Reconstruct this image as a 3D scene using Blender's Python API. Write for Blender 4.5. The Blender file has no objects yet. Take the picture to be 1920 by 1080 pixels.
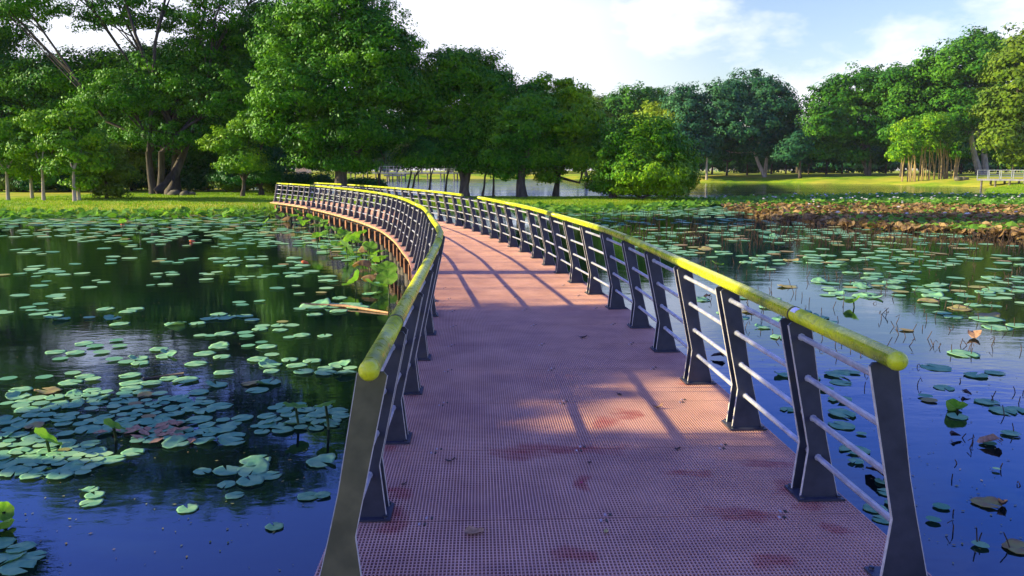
import bpy, math, numpy as np
from mathutils import Vector
R = math.radians
C = bpy.context.scene.collection
scn = bpy.context.scene

# ------------------------------------------------------------ camera, sky, sun
F, H0, EYE, WAT = 1450.0, 318.0, 1.65, -0.75
TH = math.atan((540 - H0) / F)
cd = bpy.data.cameras.new('camera'); cam = bpy.data.objects.new('camera', cd); C.objects.link(cam)
cd.sensor_width = 36; cd.lens = F / 1920 * 36; cd.clip_start = 0.05; cd.clip_end = 5000
cam.location = (0, 0, EYE); cam.rotation_euler = (math.pi / 2 - TH, 0, 0)
scn.camera = cam

SUN_EL, SUN_AZ = R(20.6), R(-91.5)      # azimuth measured from +Y towards +X
scn.view_settings.view_transform = 'Standard'; scn.view_settings.look = 'None'
scn.view_settings.exposure = 1.12; scn.view_settings.gamma = 1.0
scn.view_settings.use_curve_mapping = False

def nd(nt, t, loc=None, **kw):
    n = nt.nodes.new(t)
    for k, v in kw.items(): setattr(n, k, v)
    return n
w = bpy.data.worlds.new('World'); scn.world = w; w.use_nodes = True
nt = w.node_tree; nt.nodes.clear(); L = nt.links.new
out = nd(nt, 'ShaderNodeOutputWorld'); bg = nd(nt, 'ShaderNodeBackground'); L(bg.outputs[0], out.inputs[0])
sky = nd(nt, 'ShaderNodeTexSky', sky_type='NISHITA'); sky.sun_disc = False
sky.sun_elevation = SUN_EL; sky.sun_rotation = SUN_AZ; sky.ozone_density = 2.5; sky.dust_density = 1.0; sky.air_density = 1.0
tc = nd(nt, 'ShaderNodeTexCoord'); sep = nd(nt, 'ShaderNodeSeparateXYZ'); L(tc.outputs['Generated'], sep.inputs[0])
# clouds: a layer seen at (x/z, y/z)
zc = nd(nt, 'ShaderNodeMath', operation='MAXIMUM'); L(sep.outputs[2], zc.inputs[0]); zc.inputs[1].default_value = 0.0
za = nd(nt, 'ShaderNodeMath', operation='ADD'); L(zc.outputs[0], za.inputs[0]); za.inputs[1].default_value = 0.18
dx = nd(nt, 'ShaderNodeMath', operation='DIVIDE'); L(sep.outputs[0], dx.inputs[0]); L(za.outputs[0], dx.inputs[1])
dy = nd(nt, 'ShaderNodeMath', operation='DIVIDE'); L(sep.outputs[1], dy.inputs[0]); L(za.outputs[0], dy.inputs[1])
cv = nd(nt, 'ShaderNodeMapping'); L(tc.outputs['Generated'], cv.inputs[0]); cv.inputs['Scale'].default_value = (1, 1, 2.0); cv.inputs['Location'].default_value = (0.33, 0, 0.2)
cn = nd(nt, 'ShaderNodeTexNoise'); cn.inputs['Scale'].default_value = 4.2; cn.inputs['Detail'].default_value = 8
cn.inputs['Roughness'].default_value = 0.55; L(cv.outputs[0], cn.inputs['Vector'])
cr = nd(nt, 'ShaderNodeValToRGB'); L(cn.outputs[0], cr.inputs[0])
cr.color_ramp.elements[0].position = 0.47; cr.color_ramp.elements[0].color = (0, 0, 0, 1)
cr.color_ramp.elements[1].position = 0.60; cr.color_ramp.elements[1].color = (1, 1, 1, 1)
# less cloud high up
hm = nd(nt, 'ShaderNodeMapRange'); L(sep.outputs[2], hm.inputs[0])
hm.inputs[1].default_value = 0.19; hm.inputs[2].default_value = 0.27; hm.inputs[3].default_value = 0.85; hm.inputs[4].default_value = 0.06
cf = nd(nt, 'ShaderNodeMath', operation='MULTIPLY')

# a white bank of cloud towards the sun's side of the view
bk = nd(nt, 'ShaderNodeMapRange', interpolation_type='SMOOTHSTEP'); L(sep.outputs[0], bk.inputs[0]); bk.inputs[1].default_value = 0.30; bk.inputs[2].default_value = 0.02; bk.inputs[3].default_value = 0.0; bk.inputs[4].default_value = 0.9
cadd = nd(nt, 'ShaderNodeMath', operation='MAXIMUM'); L(cr.outputs[0], cadd.inputs[0]); L(bk.outputs[0], cadd.inputs[1]); L(cadd.outputs[0], cf.inputs[0]); L(hm.outputs[0], cf.inputs[1])
gain = nd(nt, 'ShaderNodeMix', data_type='RGBA', blend_type='MULTIPLY'); gain.inputs[0].default_value = 1
L(sky.outputs[0], gain.inputs[6]); tint = nd(nt, 'ShaderNodeValToRGB'); L(sep.outputs[2], tint.inputs[0]); te = tint.color_ramp.elements
te[0].position = 0.0; te[0].color = (1.0, 0.86, 0.68, 1); te[1].position = 0.75; te[1].color = (0.55, 0.52, 1.6, 1)
for p_, c_ in ((0.205, (0.94, 0.84, 0.86, 1)), (0.235, (0.66, 0.66, 1.35, 1)), (0.34, (0.32, 0.54, 1.38, 1))): x_ = te.new(p_); x_.color = c_
tg = nd(nt, 'ShaderNodeVectorMath', operation='SCALE'); L(tint.outputs[0], tg.inputs[0]); tg.inputs['Scale'].default_value = 1.45; L(tg.outputs[0], gain.inputs[7])
mx = nd(nt, 'ShaderNodeMix', data_type='RGBA'); L(cf.outputs[0], mx.inputs[0]); L(gain.outputs[2], mx.inputs[6])
mx.inputs[7].default_value = (7.0, 7.0, 7.6, 1)
L(mx.outputs[2], bg.inputs[0]); bg.inputs[1].default_value = 0.088

sl = bpy.data.lights.new('sun', 'SUN'); sun = bpy.data.objects.new('sun', sl); C.objects.link(sun)
sl.energy = 4.9; sl.angle = R(0.5); sl.color = (1.0, 0.84, 0.46)
sd = Vector((math.sin(SUN_AZ) * math.cos(SUN_EL), math.cos(SUN_AZ) * math.cos(SUN_EL), math.sin(SUN_EL)))
sun.rotation_euler = (-sd).to_track_quat('-Z', 'Y').to_euler(); sun.location = sd * 300

# ------------------------------------------------------------ helpers
def P(px, py, z):            # point in the place that stands at camera depth z
    u, v = (px - 960) / F * z, (540 - py) / F * z
    return np.array([u, z * math.cos(TH) + v * math.sin(TH), EYE - z * math.sin(TH) + v * math.cos(TH)])
def G(px, py, h=WAT):        # point on the level h
    z = F * (EYE - h) / (py - H0) / math.cos(TH)
    p = P(px, py, z); return np.array([p[0], p[1], h])

class MB:
    def __init__(s): s.v = []; s.f = []; s.n = 0; s.sm = []
    def add(s, v, f, smooth=False):
        v = np.asarray(v, float); s.v.append(v)
        for q in f: s.f.append(tuple(int(i) + s.n for i in q)); s.sm.append(smooth)
        s.n += len(v); return s
    def box(s, c, sz, rz=0.0):
        c = np.asarray(c, float); x, y, z = [a / 2 for a in sz]
        v = np.array([[a, b, d] for d in (-z, z) for a, b in ((-x, -y), (x, -y), (x, y), (-x, y))])
        co, si = math.cos(rz), math.sin(rz)
        v = np.stack([v[:, 0] * co - v[:, 1] * si, v[:, 0] * si + v[:, 1] * co, v[:, 2]], 1) + c
        return s.add(v, [(3, 2, 1, 0), (4, 5, 6, 7), (0, 1, 5, 4), (1, 2, 6, 5), (2, 3, 7, 6), (3, 0, 4, 7)])
    def hexa(s, v): return s.add(v, [(3, 2, 1, 0), (4, 5, 6, 7), (0, 1, 5, 4), (1, 2, 6, 5), (2, 3, 7, 6), (3, 0, 4, 7)])
    def tube(s, pts, rad, n=8, caps=True, smooth=True):
        pts = np.asarray(pts, float); m = len(pts)
        rad = np.full(m, rad) if np.isscalar(rad) else np.asarray(rad)
        V = []; up = np.array([0.0, 0, 1])
        for i in range(m):
            a = pts[max(i - 1, 0)]; b = pts[min(i + 1, m - 1)]; t = b - a; t = t / (np.linalg.norm(t) + 1e-9)
            ref = up if abs(t[2]) < 0.9 else np.array([1.0, 0, 0])
            e1 = np.cross(t, ref); e1 /= np.linalg.norm(e1); e2 = np.cross(t, e1)
            for k in range(n):
                an = 2 * math.pi * k / n; V.append(pts[i] + rad[i] * (math.cos(an) * e1 + math.sin(an) * e2))
        Fc = [(i * n + k, i * n + (k + 1) % n, (i + 1) * n + (k + 1) % n, (i + 1) * n + k) for i in range(m - 1) for k in range(n)]
        s.add(V, Fc, smooth)
        if caps:
            b0 = s.n - m * n
            s.f.append(tuple(b0 + k for k in range(n))); s.sm.append(False)
            s.f.append(tuple(b0 + (m - 1) * n + k for k in reversed(range(n)))); s.sm.append(False)
        return s
    def ball(s, c, r, n=16, m=10, sc=(1, 1, 1)):
        V = []; 
        for i in range(m + 1):
            ph = math.pi * i / m
            for k in range(n):
                a = 2 * math.pi * k / n
                V.append((c[0] + r * sc[0] * math.sin(ph) * math.cos(a), c[1] + r * sc[1] * math.sin(ph) * math.sin(a), c[2] + r * sc[2] * math.cos(ph)))
        return s.add(V, [(i * n + k, (i + 1) * n + k, (i + 1) * n + (k + 1) % n, i * n + (k + 1) % n) for i in range(m) for k in range(n)], True)
    def mesh(s, name, mat):
        me = bpy.data.meshes.new(name); me.from_pydata(np.concatenate(s.v).tolist(), [], s.f)
        me.polygons.foreach_set('use_smooth', s.sm); me.materials.append(mat); me.update(); return me
    def obj(s, name, mat, parent=None): return link(name, s.mesh(name, mat), parent)

def link(name, me, parent=None):
    o = bpy.data.objects.new(name, me); C.objects.link(o)
    if parent: o.parent = parent
    return o
def npmesh(name, V, nper, mat):           # V: (N*nper,3) every nper vertices form one face
    n = len(V) // nper; me = bpy.data.meshes.new(name)
    me.vertices.add(len(V)); me.vertices.foreach_set('co', V.astype(np.float32).ravel())
    me.loops.add(len(V)); me.loops.foreach_set('vertex_index', np.arange(len(V), dtype=np.int32))
    me.polygons.add(n); me.polygons.foreach_set('loop_start', np.arange(0, len(V), nper, dtype=np.int32))
    me.polygons.foreach_set('loop_total', np.full(n, nper, dtype=np.int32))
    me.materials.append(mat); me.update(calc_edges=True); me.validate(); return me
def empty(name, loc=(0, 0, 0), rz=0):
    o = bpy.data.objects.new(name, None); C.objects.link(o); o.location = tuple(loc); o.rotation_euler = (0, 0, rz)
    o.empty_display_size = 0.2; return o
def tag(o, label=None, cat=None, group=None, kind=None):
    if label: o['label'] = label
    if cat: o['category'] = cat
    if group: o['group'] = group
    if kind: o['kind'] = kind
    return o
def copy_tree(o, loc, rz=0, sc=None, label=None, group=None):
    c = o.copy(); C.objects.link(c); c.location = tuple(loc); c.rotation_euler = (0, 0, rz)
    if sc is not None: c.scale = sc if hasattr(sc, '__len__') else (sc, sc, sc)
    if label: c['label'] = label
    if group: c['group'] = group
    for ch in list(o.children):
        d = ch.copy(); C.objects.link(d); d.parent = c
    return c

# ------------------------------------------------------------ materials
def mat(name, build):
    m = bpy.data.materials.new(name); m.use_nodes = True; t = m.node_tree; t.nodes.clear()
    o = nd(t, 'ShaderNodeOutputMaterial'); t.links.new(build(t), o.inputs[0]); return m
def noise(t, scale, detail=4, rough=0.55, coord='Object', sc=(1, 1, 1), dist=0.0):
    c = nd(t, 'ShaderNodeTexCoord'); mp = nd(t, 'ShaderNodeMapping'); mp.inputs['Scale'].default_value = sc
    t.links.new(c.outputs[coord], mp.inputs[0]); n = nd(t, 'ShaderNodeTexNoise')
    n.inputs['Scale'].default_value = scale; n.inputs['Detail'].default_value = detail; n.inputs['Roughness'].default_value = rough
    n.inputs['Distortion'].default_value = dist
    t.links.new(mp.outputs[0], n.inputs['Vector']); return n.outputs[0]
def ramp(t, src, stops):
    r = nd(t, 'ShaderNodeValToRGB'); t.links.new(src, r.inputs[0]); e = r.color_ramp.elements
    while len(e) > 1: e.remove(e[0])
    e[0].position = stops[0][0]; e[0].color = (*stops[0][1], 1)
    for p, c in stops[1:]: x = e.new(p); x.color = (*c, 1)
    return r.outputs[0]
def mix(t, f, a, b, blend='MIX'):
    m = nd(t, 'ShaderNodeMix', data_type='RGBA', blend_type=blend)
    for i, v in ((0, f), (6, a), (7, b)):
        if hasattr(v, 'is_linked'): t.links.new(v, m.inputs[i])
        elif i == 0: m.inputs[0].default_value = v
        else: m.inputs[i].default_value = (*v, 1)
    return m.outputs[2]
def math_(t, op, a, b=None):
    m = nd(t, 'ShaderNodeMath', operation=op)
    for i, v in enumerate((a, b)):
        if v is None: continue
        if hasattr(v, 'is_linked'): t.links.new(v, m.inputs[i])
        else: m.inputs[i].default_value = v
    return m.outputs[0]
def pbsdf(t, col, rough=0.6, metal=0.0, bump=None, bstr=0.2, bdist=0.01, spec=0.5):
    p = nd(t, 'ShaderNodeBsdfPrincipled'); p.inputs['Roughness'].default_value = rough if not hasattr(rough, 'is_linked') else 0.5
    if hasattr(rough, 'is_linked'): t.links.new(rough, p.inputs['Roughness'])
    p.inputs['Metallic'].default_value = metal; p.inputs['Specular IOR Level'].default_value = spec
    if hasattr(col, 'is_linked'): t.links.new(col, p.inputs['Base Color'])
    else: p.inputs['Base Color'].default_value = (*col, 1)
    if bump is not None:
        b = nd(t, 'ShaderNodeBump'); b.inputs['Strength'].default_value = bstr; b.inputs['Distance'].default_value = bdist
        t.links.new(bump, b.inputs['Height']); t.links.new(b.outputs[0], p.inputs['Normal'])
    return p.outputs[0]
def plain(name, c1, c2, scale, rough=0.6, metal=0.0, bstr=0.15, detail=5, lo=0.35, hi=0.65, sc=(1, 1, 1)):
    def b(t):
        n = noise(t, scale, detail, sc=sc); return pbsdf(t, ramp(t, n, [(lo, c1), (hi, c2)]), rough, metal, n, bstr)
    return mat(name, b)
def leafmat(name, cols, nscale=0.35, trans=0.13, gloss=0.10, tgain=1.3):
    def b(t):
        g = nd(t, 'ShaderNodeNewGeometry'); n = noise(t, nscale, 3)
        f = math_(t, 'ADD', math_(t, 'MULTIPLY', g.outputs['Random Per Island'], 0.28), math_(t, 'MULTIPLY', n, 0.95))
        k = len(cols); c = ramp(t, f, [(0.25 + 0.6 * i / (k - 1), cc) for i, cc in enumerate(cols)])
        d = nd(t, 'ShaderNodeBsdfDiffuse'); t.links.new(c, d.inputs[0])
        tr = nd(t, 'ShaderNodeBsdfTranslucent'); t.links.new(mix(t, 1.0, c, (1.25 * tgain, 1.35 * tgain, 0.5 * tgain), 'MULTIPLY'), tr.inputs[0])
        m = nd(t, 'ShaderNodeMixShader'); m.inputs[0].default_value = trans; t.links.new(d.outputs[0], m.inputs[1]); t.links.new(tr.outputs[0], m.inputs[2])
        gl = nd(t, 'ShaderNodeBsdfGlossy'); gl.inputs['Roughness'].default_value = 0.5
        gl.inputs[0].default_value = (0.8, 0.9, 1, 1)
        fr = nd(t, 'ShaderNodeFresnel'); fr.inputs[0].default_value = 1.35
        m2 = nd(t, 'ShaderNodeMixShader'); t.links.new(math_(t, 'MULTIPLY', fr.outputs[0], gloss * 1.2), m2.inputs[0]); t.links.new(m.outputs[0], m2.inputs[1]); t.links.new(gl.outputs[0], m2.inputs[2])
        return m2.outputs[0]
    return mat(name, b)

M = {}
M['leaf_mid'] = leafmat('leaf mid green', [(0.009, 0.048, 0.005), (0.034, 0.150, 0.006), (0.135, 0.320, 0.010)], gloss=.02)
M['leaf_dark'] = leafmat('leaf dark green', [(0.008, 0.050, 0.012), (0.020, 0.110, 0.018), (0.050, 0.180, 0.018)], gloss=.02)
M['leaf_bright'] = leafmat('leaf bright green', [(0.026, 0.100, 0.005), (0.090, 0.250, 0.008), (0.280, 0.440, 0.012)], gloss=.02)
M['leaf_olive'] = leafmat('leaf olive', [(0.035, 0.090, 0.008), (0.085, 0.160, 0.012), (0.160, 0.230, 0.018)], gloss=.02)
M['leaf_yellow'] = leafmat('leaf yellow green', [(0.100, 0.190, 0.010), (0.200, 0.310, 0.014), (0.330, 0.400, 0.020)], gloss=.02)
M['leaf_far'] = leafmat('leaf rain tree', [(0.009, 0.050, 0.008), (0.030, 0.130, 0.012), (0.100, 0.250, 0.016)], nscale=0.15, gloss=.02)
M['leaf_blue'] = leafmat('leaf blue green', [(0.010, 0.055, 0.026), (0.028, 0.110, 0.040), (0.060, 0.170, 0.050)], nscale=0.15, gloss=.02)
M['leaf_lime'] = leafmat('leaf lime topped green', [(0.014, 0.064, 0.005), (0.050, 0.180, 0.007), (0.230, 0.400, 0.012)], gloss=.02)
M['bark_dark'] = plain('dark bark', (0.026, 0.021, 0.015), (0.085, 0.070, 0.050), 6, 0.9, sc=(1, 1, .2))
M['bark_grey'] = plain('grey bark', (0.055, 0.045, 0.032), (0.15, 0.125, 0.09), 5, 0.9, sc=(1, 1, .2))
M['bark_pale'] = plain('pale bark', (0.22, 0.19, 0.14), (0.42, 0.37, 0.29), 5, 0.9, sc=(1, 1, .2))
M['bamboo'] = plain('bamboo stems', (0.20, 0.14, 0.04), (0.36, 0.26, 0.08), 3, 0.6)

def b_grating(t):
    n = noise(t, 3.0, 5); n2 = noise(t, 40, 3)
    base = ramp(t, n, [(0.3, (0.57, 0.315, 0.190)), (0.7, (0.76, 0.450, 0.290))])
    base = mix(t, math_(t, 'MULTIPLY', n2, 0.5), base, (0.46, 0.24, 0.20))
    c = nd(t, 'ShaderNodeTexCoord'); mask = None
    n3 = noise(t, 11.0, 6, 0.7, sc=(.6, 1.5, 1))
    wn = nd(t, 'ShaderNodeTexNoise'); wn.inputs['Scale'].default_value = 5.0; wn.inputs['Detail'].default_value = 5; t.links.new(c.outputs['Object'], wn.inputs['Vector'])
    wv = nd(t, 'ShaderNodeVectorMath', operation='SUBTRACT'); t.links.new(wn.outputs['Color'], wv.inputs[0]); wv.inputs[1].default_value = (.5, .5, .5)
    ws = nd(t, 'ShaderNodeVectorMath', operation='MULTIPLY'); t.links.new(wv.outputs[0], ws.inputs[0]); ws.inputs[1].default_value = (.34, .22, 0)
    wa = nd(t, 'ShaderNodeVectorMath', operation='ADD'); t.links.new(c.outputs['Object'], wa.inputs[0]); t.links.new(ws.outputs[0], wa.inputs[1])
    big = noise(t, 1.3, 6, 0.65); base = mix(t, ramp(t, big, [(0.46, (0, 0, 0)), (0.68, (0.55, 0.55, 0.55))]), base, (0.36, 0.18, 0.15))
    for (px, py, rx, ry) in STAINS:
        g = G(px, py, 0); e = G(px + rx, py, 0); e2 = G(px, py - ry, 0)
        m = nd(t, 'ShaderNodeMapping', vector_type='TEXTURE'); m.inputs['Location'].default_value = (g[0], g[1], 0)
        m.inputs['Scale'].default_value = (abs(e[0] - g[0]), abs(e2[1] - g[1]), 1); t.links.new(wa.outputs[0], m.inputs[0])
        s_ = nd(t, 'ShaderNodeSeparateXYZ'); t.links.new(m.outputs[0], s_.inputs[0])
        d = math_(t, 'ADD', math_(t, 'POWER', math_(t, 'ABSOLUTE', s_.outputs[0]), 3.0), math_(t, 'POWER', math_(t, 'ABSOLUTE', s_.outputs[1]), 3.0))
        k = math_(t, 'SUBTRACT', 2.05, math_(t, 'ADD', d, math_(t, 'MULTIPLY', n3, 2.6)))
        mm = nd(t, 'ShaderNodeMath', operation='MULTIPLY', use_clamp=True); t.links.new(k, mm.inputs[0]); mm.inputs[1].default_value = 0.85
        mask = mm.outputs[0] if mask is None else math_(t, 'MAXIMUM', mask, mm.outputs[0])
    col = mix(t, math_(t, 'MULTIPLY', mask, 0.80), base, (0.38, 0.035, 0.028))
    return pbsdf(t, col, 0.62, 0, n2, 0.1)
STAINS = [(745, 968, 34, 26), (738, 925, 28, 12), (720, 838, 36, 6), (1500, 930, 42, 34), (1390, 962, 75, 14), (1572, 992, 30, 9),
          (1060, 842, 150, 10), (985, 850, 70, 12), (1140, 792, 40, 14), (1180, 775, 30, 10), (1300, 716, 45, 8), (1080, 1040, 45, 22), (1240, 655, 30, 5),
          (1440, 872, 60, 9), (1290, 885, 55, 7), (770, 740, 30, 5), (1100, 905, 20, 18), (1450, 1050, 60, 14)]
M['grating'] = mat('red moulded grating', b_grating)
M['slate'] = plain('slate grey painted steel', (0.022, 0.028, 0.042), (0.050, 0.056, 0.074), 9, 0.42, 0.0, 0.08)
def b_post(t):
    n = noise(t, 7, 6); n2 = noise(t, 60, 2)
    c = ramp(t, n, [(0.35, (0.016, 0.021, 0.034)), (0.60, (0.038, 0.044, 0.062)), (0.75, (0.060, 0.056, 0.048))])
    ge = nd(t, 'ShaderNodeNewGeometry')
    c = mix(t, math_(t, 'MULTIPLY', n2, 0.16), c, (0.08, 0.08, 0.09))
    return pbsdf(t, c, 0.48, 0.0, n2, 0.05)
M['post'] = mat('weathered slate post paint', b_post)
M['post_edge'] = plain('sunlit steel edge tone', (0.42, 0.40, 0.36), (0.60, 0.58, 0.52), 30, 0.5)  # sun highlight on the plate edges, put into the colour
M['olive'] = plain('algae filmed steel', (0.085, 0.085, 0.040), (0.150, 0.140, 0.066), 8, 0.55)
M['rod'] = plain('galvanised tube', (0.36, 0.38, 0.42), (0.56, 0.58, 0.62), 14, 0.38, 0.25)
def b_hand(t):
    n = noise(t, 5, 6); n2 = noise(t, 30, 4)
    c = ramp(t, n, [(0.30, (0.20, 0.30, 0.020)), (0.50, (0.58, 0.66, 0.012)), (0.72, (0.80, 0.80, 0.016))])
    c = mix(t, ramp(t, n2, [(0.52, (0, 0, 0)), (0.70, (0.55, 0.55, 0.55))]), c, (0.22, 0.30, 0.05))
    n3 = noise(t, 90, 5, 0.7, sc=(1, .25, 1)); c = mix(t, ramp(t, n3, [(0.60, (0, 0, 0)), (0.70, (0.6, 0.6, 0.6))]), c, (0.10, 0.13, 0.03))
    n4 = noise(t, 55, 5, 0.7); c = mix(t, ramp(t, n4, [(0.63, (0, 0, 0)), (0.70, (0.7, 0.7, 0.7))]), c, (0.62, 0.62, 0.42))
    return pbsdf(t, c, ramp(t, n2, [(0.3, (0.18, 0.18, 0.18)), (0.7, (0.45, 0.45, 0.45))]), 0, n3, 0.12)
M['handrail'] = mat('yellow handrail paint gone green', b_hand)
M['ring'] = plain('dark joint ring', (0.02, 0.02, 0.015), (0.06, 0.05, 0.02), 20, 0.6)
M['white'] = plain('white sticker', (0.75, 0.75, 0.72), (0.85, 0.85, 0.82), 30, 0.5)
M['clip'] = plain('grating clip', (0.40, 0.30, 0.30), (0.60, 0.48, 0.46), 30, 0.4, 0.4)
M['fascia'] = plain('ochre edge beam', (0.36, 0.22, 0.09), (0.58, 0.40, 0.17), 5, 0.6)
M['rust'] = plain('rusty steel', (0.14, 0.05, 0.02), (0.34, 0.15, 0.06), 8, 0.8)
M['concrete'] = plain('stained concrete', (0.10, 0.085, 0.06), (0.26, 0.23, 0.18), 3, 0.85)
def b_water(t):
    n1 = noise(t, 1.0, 3, 0.6, sc=(0.9, 2.2, 1)); n2 = noise(t, 7.0, 3, 0.6, sc=(1.0, 1.8, 1)); n3 = noise(t, 0.12, 3)
    amp = ramp(t, n3, [(0.42, (0.25, 0.25, 0.25)), (0.62, (1, 1, 1))])
    hsum = math_(t, 'MULTIPLY', math_(t, 'ADD', math_(t, 'MULTIPLY', n1, 1.0), math_(t, 'MULTIPLY', n2, 0.22)), amp)
    ge = nd(t, 'ShaderNodeNewGeometry'); sp = nd(t, 'ShaderNodeSeparateXYZ'); t.links.new(ge.outputs['Position'], sp.inputs[0])
    my = nd(t, 'ShaderNodeMapRange'); t.links.new(sp.outputs[1], my.inputs[0]); my.inputs[1].default_value = 58; my.inputs[2].default_value = 68
    mxx = nd(t, 'ShaderNodeMapRange'); t.links.new(sp.outputs[0], mxx.inputs[0]); mxx.inputs[1].default_value = 24; mxx.inputs[2].default_value = 12
    wind = math_(t, 'MULTIPLY', my.outputs[0], mxx.outputs[0]); hsum = math_(t, 'MULTIPLY', hsum, math_(t, 'ADD', 1.0, math_(t, 'ADD', math_(t, 'MULTIPLY', wind, 22.0), math_(t, 'MULTIPLY', my.outputs[0], 3.0))))   # wind ruffles the open channel
    b = nd(t, 'ShaderNodeBump'); b.inputs['Strength'].default_value = 0.16; b.inputs['Distance'].default_value = 0.05; t.links.new(hsum, b.inputs['Height'])
    gl = nd(t, 'ShaderNodeBsdfGlossy'); gl.inputs['Roughness'].default_value = 0.03; gl.inputs[0].default_value = (0.78, 0.86, 1, 1); t.links.new(b.outputs[0], gl.inputs['Normal'])
    d = nd(t, 'ShaderNodeBsdfDiffuse'); t.links.new(ramp(t, n3, [(0.3, (0.003, 0.009, 0.010)), (0.7, (0.006, 0.010, 0.006))]), d.inputs[0])
    fr = nd(t, 'ShaderNodeFresnel'); fr.inputs[0].default_value = 1.95; t.links.new(b.outputs[0], fr.inputs['Normal'])
    m = nd(t, 'ShaderNodeMixShader'); t.links.new(fr.outputs[0], m.inputs[0]); t.links.new(d.outputs[0], m.inputs[1]); t.links.new(gl.outputs[0], m.inputs[2])
    return m.outputs[0]
M['water'] = mat('lake water', b_water)
def b_ground(t):
    n = noise(t, 0.35, 5); n2 = noise(t, 4, 5); n3 = noise(t, 0.08, 3)
    c = ramp(t, math_(t, 'ADD', math_(t, 'MULTIPLY', n, 0.6), math_(t, 'MULTIPLY', n2, 0.4)),
             [(0.36, (0.090, 0.190, 0.010)), (0.50, (0.210, 0.360, 0.014)), (0.62, (0.400, 0.450, 0.030))])
    c = mix(t, ramp(t, n3, [(0.42, (0, 0, 0)), (0.58, (0.75, 0.75, 0.75))]), c, (0.52, 0.46, 0.05))
    ge = nd(t, 'ShaderNodeNewGeometry'); s_ = nd(t, 'ShaderNodeSeparateXYZ'); t.links.new(ge.outputs['Position'], s_.inputs[0])
    hz = math_(t, 'ADD', s_.outputs[2], math_(t, 'MULTIPLY', n2, 0.16))
    c = mix(t, ramp(t, math_(t, 'ADD', hz, 1.0), [(0.31, (1, 1, 1)), (0.36, (0, 0, 0))]), c, (0.085, 0.062, 0.032))
    return pbsdf(t, c, 0.95, 0, n2, 0.6, 0.05, 0.1)
M['ground'] = mat('grass ground', b_ground)
M['grass'] = leafmat('grass blades', [(0.05, 0.14, 0.008), (0.14, 0.28, 0.014), (0.27, 0.36, 0.03)], 0.5, 0.3, 0.03)
M['pad'] = leafmat('lily pad green', [(0.070, 0.230, 0.120), (0.160, 0.400, 0.200), (0.330, 0.560, 0.250)], 0.9, 0.12, 0.06)
M['pad_old'] = leafmat('lily pad yellowing', [(0.16, 0.20, 0.05), (0.32, 0.32, 0.10), (0.30, 0.19, 0.09)], 1.2, 0.1, 0.08)
M['lotus'] = leafmat('lotus leaf', [(0.040, 0.140, 0.020), (0.110, 0.270, 0.030), (0.230, 0.400, 0.060)], 1.0, 0.35, 0.08)
M['withered'] = leafmat('withered lotus', [(0.07, 0.048, 0.022), (0.20, 0.125, 0.052), (0.38, 0.27, 0.12)], 0.8, 0.15, 0.02)
M['stem'] = plain('lotus stem', (0.04, 0.08, 0.02), (0.09, 0.15, 0.04), 8, 0.7)
M['dead_stem'] = plain('dead stem', (0.030, 0.018, 0.010), (0.11, 0.065, 0.03), 8, 0.85)
M['petal'] = plain('white petals', (0.72, 0.70, 0.66), (0.88, 0.84, 0.82), 8, 0.6)
M['brown_leaf'] = plain('dry brown leaf', (0.28, 0.15, 0.06), (0.50, 0.30, 0.14), 30, 0.8)
M['yellow_leaf'] = plain('dry yellow leaf', (0.42, 0.34, 0.08), (0.55, 0.46, 0.14), 30, 0.7)
M['dark_leaf'] = plain('dark dry leaf', (0.03, 0.02, 0.015), (0.08, 0.05, 0.03), 30, 0.8)
M['pink'] = plain('pink petal', (0.55, 0.06, 0.12), (0.65, 0.10, 0.18), 30, 0.7)
M['orange'] = plain('orange red leaf', (0.55, 0.10, 0.02), (0.70, 0.18, 0.04), 30, 0.7)
M['far_steel'] = plain('pale grey steel', (0.14, 0.17, 0.18), (0.26, 0.29, 0.30), 4, 0.5)
M['far_deck'] = plain('grey boards', (0.10, 0.11, 0.13), (0.20, 0.20, 0.20), 2, 0.8)
M['wall'] = plain('cream wall', (0.50, 0.44, 0.34), (0.60, 0.54, 0.44), 2, 0.8)
M['roof'] = plain('orange roof', (0.50, 0.17, 0.06), (0.62, 0.25, 0.10), 2, 0.8)
M['rock'] = plain('mossy rock', (0.06, 0.06, 0.035), (0.15, 0.14, 0.09), 3, 0.9, bstr=0.6)

# ------------------------------------------------------------ setting: ground and water
PEN = [G(*q)[:2] for q in [(0, 402), (90, 406), (180, 404), (300, 405), (400, 403), (450, 402), (480, 397), (520, 394), (600, 390), (700, 388),
      (850, 387), (960, 389), (1060, 391), (1130, 391), (1200, 388), (1270, 385), (1316, 380), (1300, 375), (1200, 374), (1060, 374.5), (950, 374.5),
      (850, 373.5), (700, 371), (600, 366), (520, 360), (400, 352), (200, 350)]]
PEN += [np.array(q) for q in [(-140., 112.), (-160., 60.), (-120., -60.), (80., -60.), (80., -14.), (14., -5.), (3.5, -2.5), (-1.8, -1.6), (-7., -1.), (-9.5, 4.), (-11., 9.), (-14., 15.), (-18., 21.), (-24., 30.)]]
PEN = np.array(PEN)
FAR = np.array([G(*q)[:2] for q in [(-300, 336), (200, 336), (560, 336), (800, 335.5), (1000, 335.5), (1160, 338), (1240, 341), (1320, 342.5), (1440, 342.5), (1540, 344.5), (1640, 345),
      (1700, 348), (1790, 349.5), (1850, 352), (1852, 359), (1846, 363), (1870, 367), (1925, 372)]] + [np.array(q) for q in [(60., 62.), (90., 50.), (200., 40.), (900., 100.), (900., 900.), (-900., 900.), (-900., 250.)]])
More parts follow.
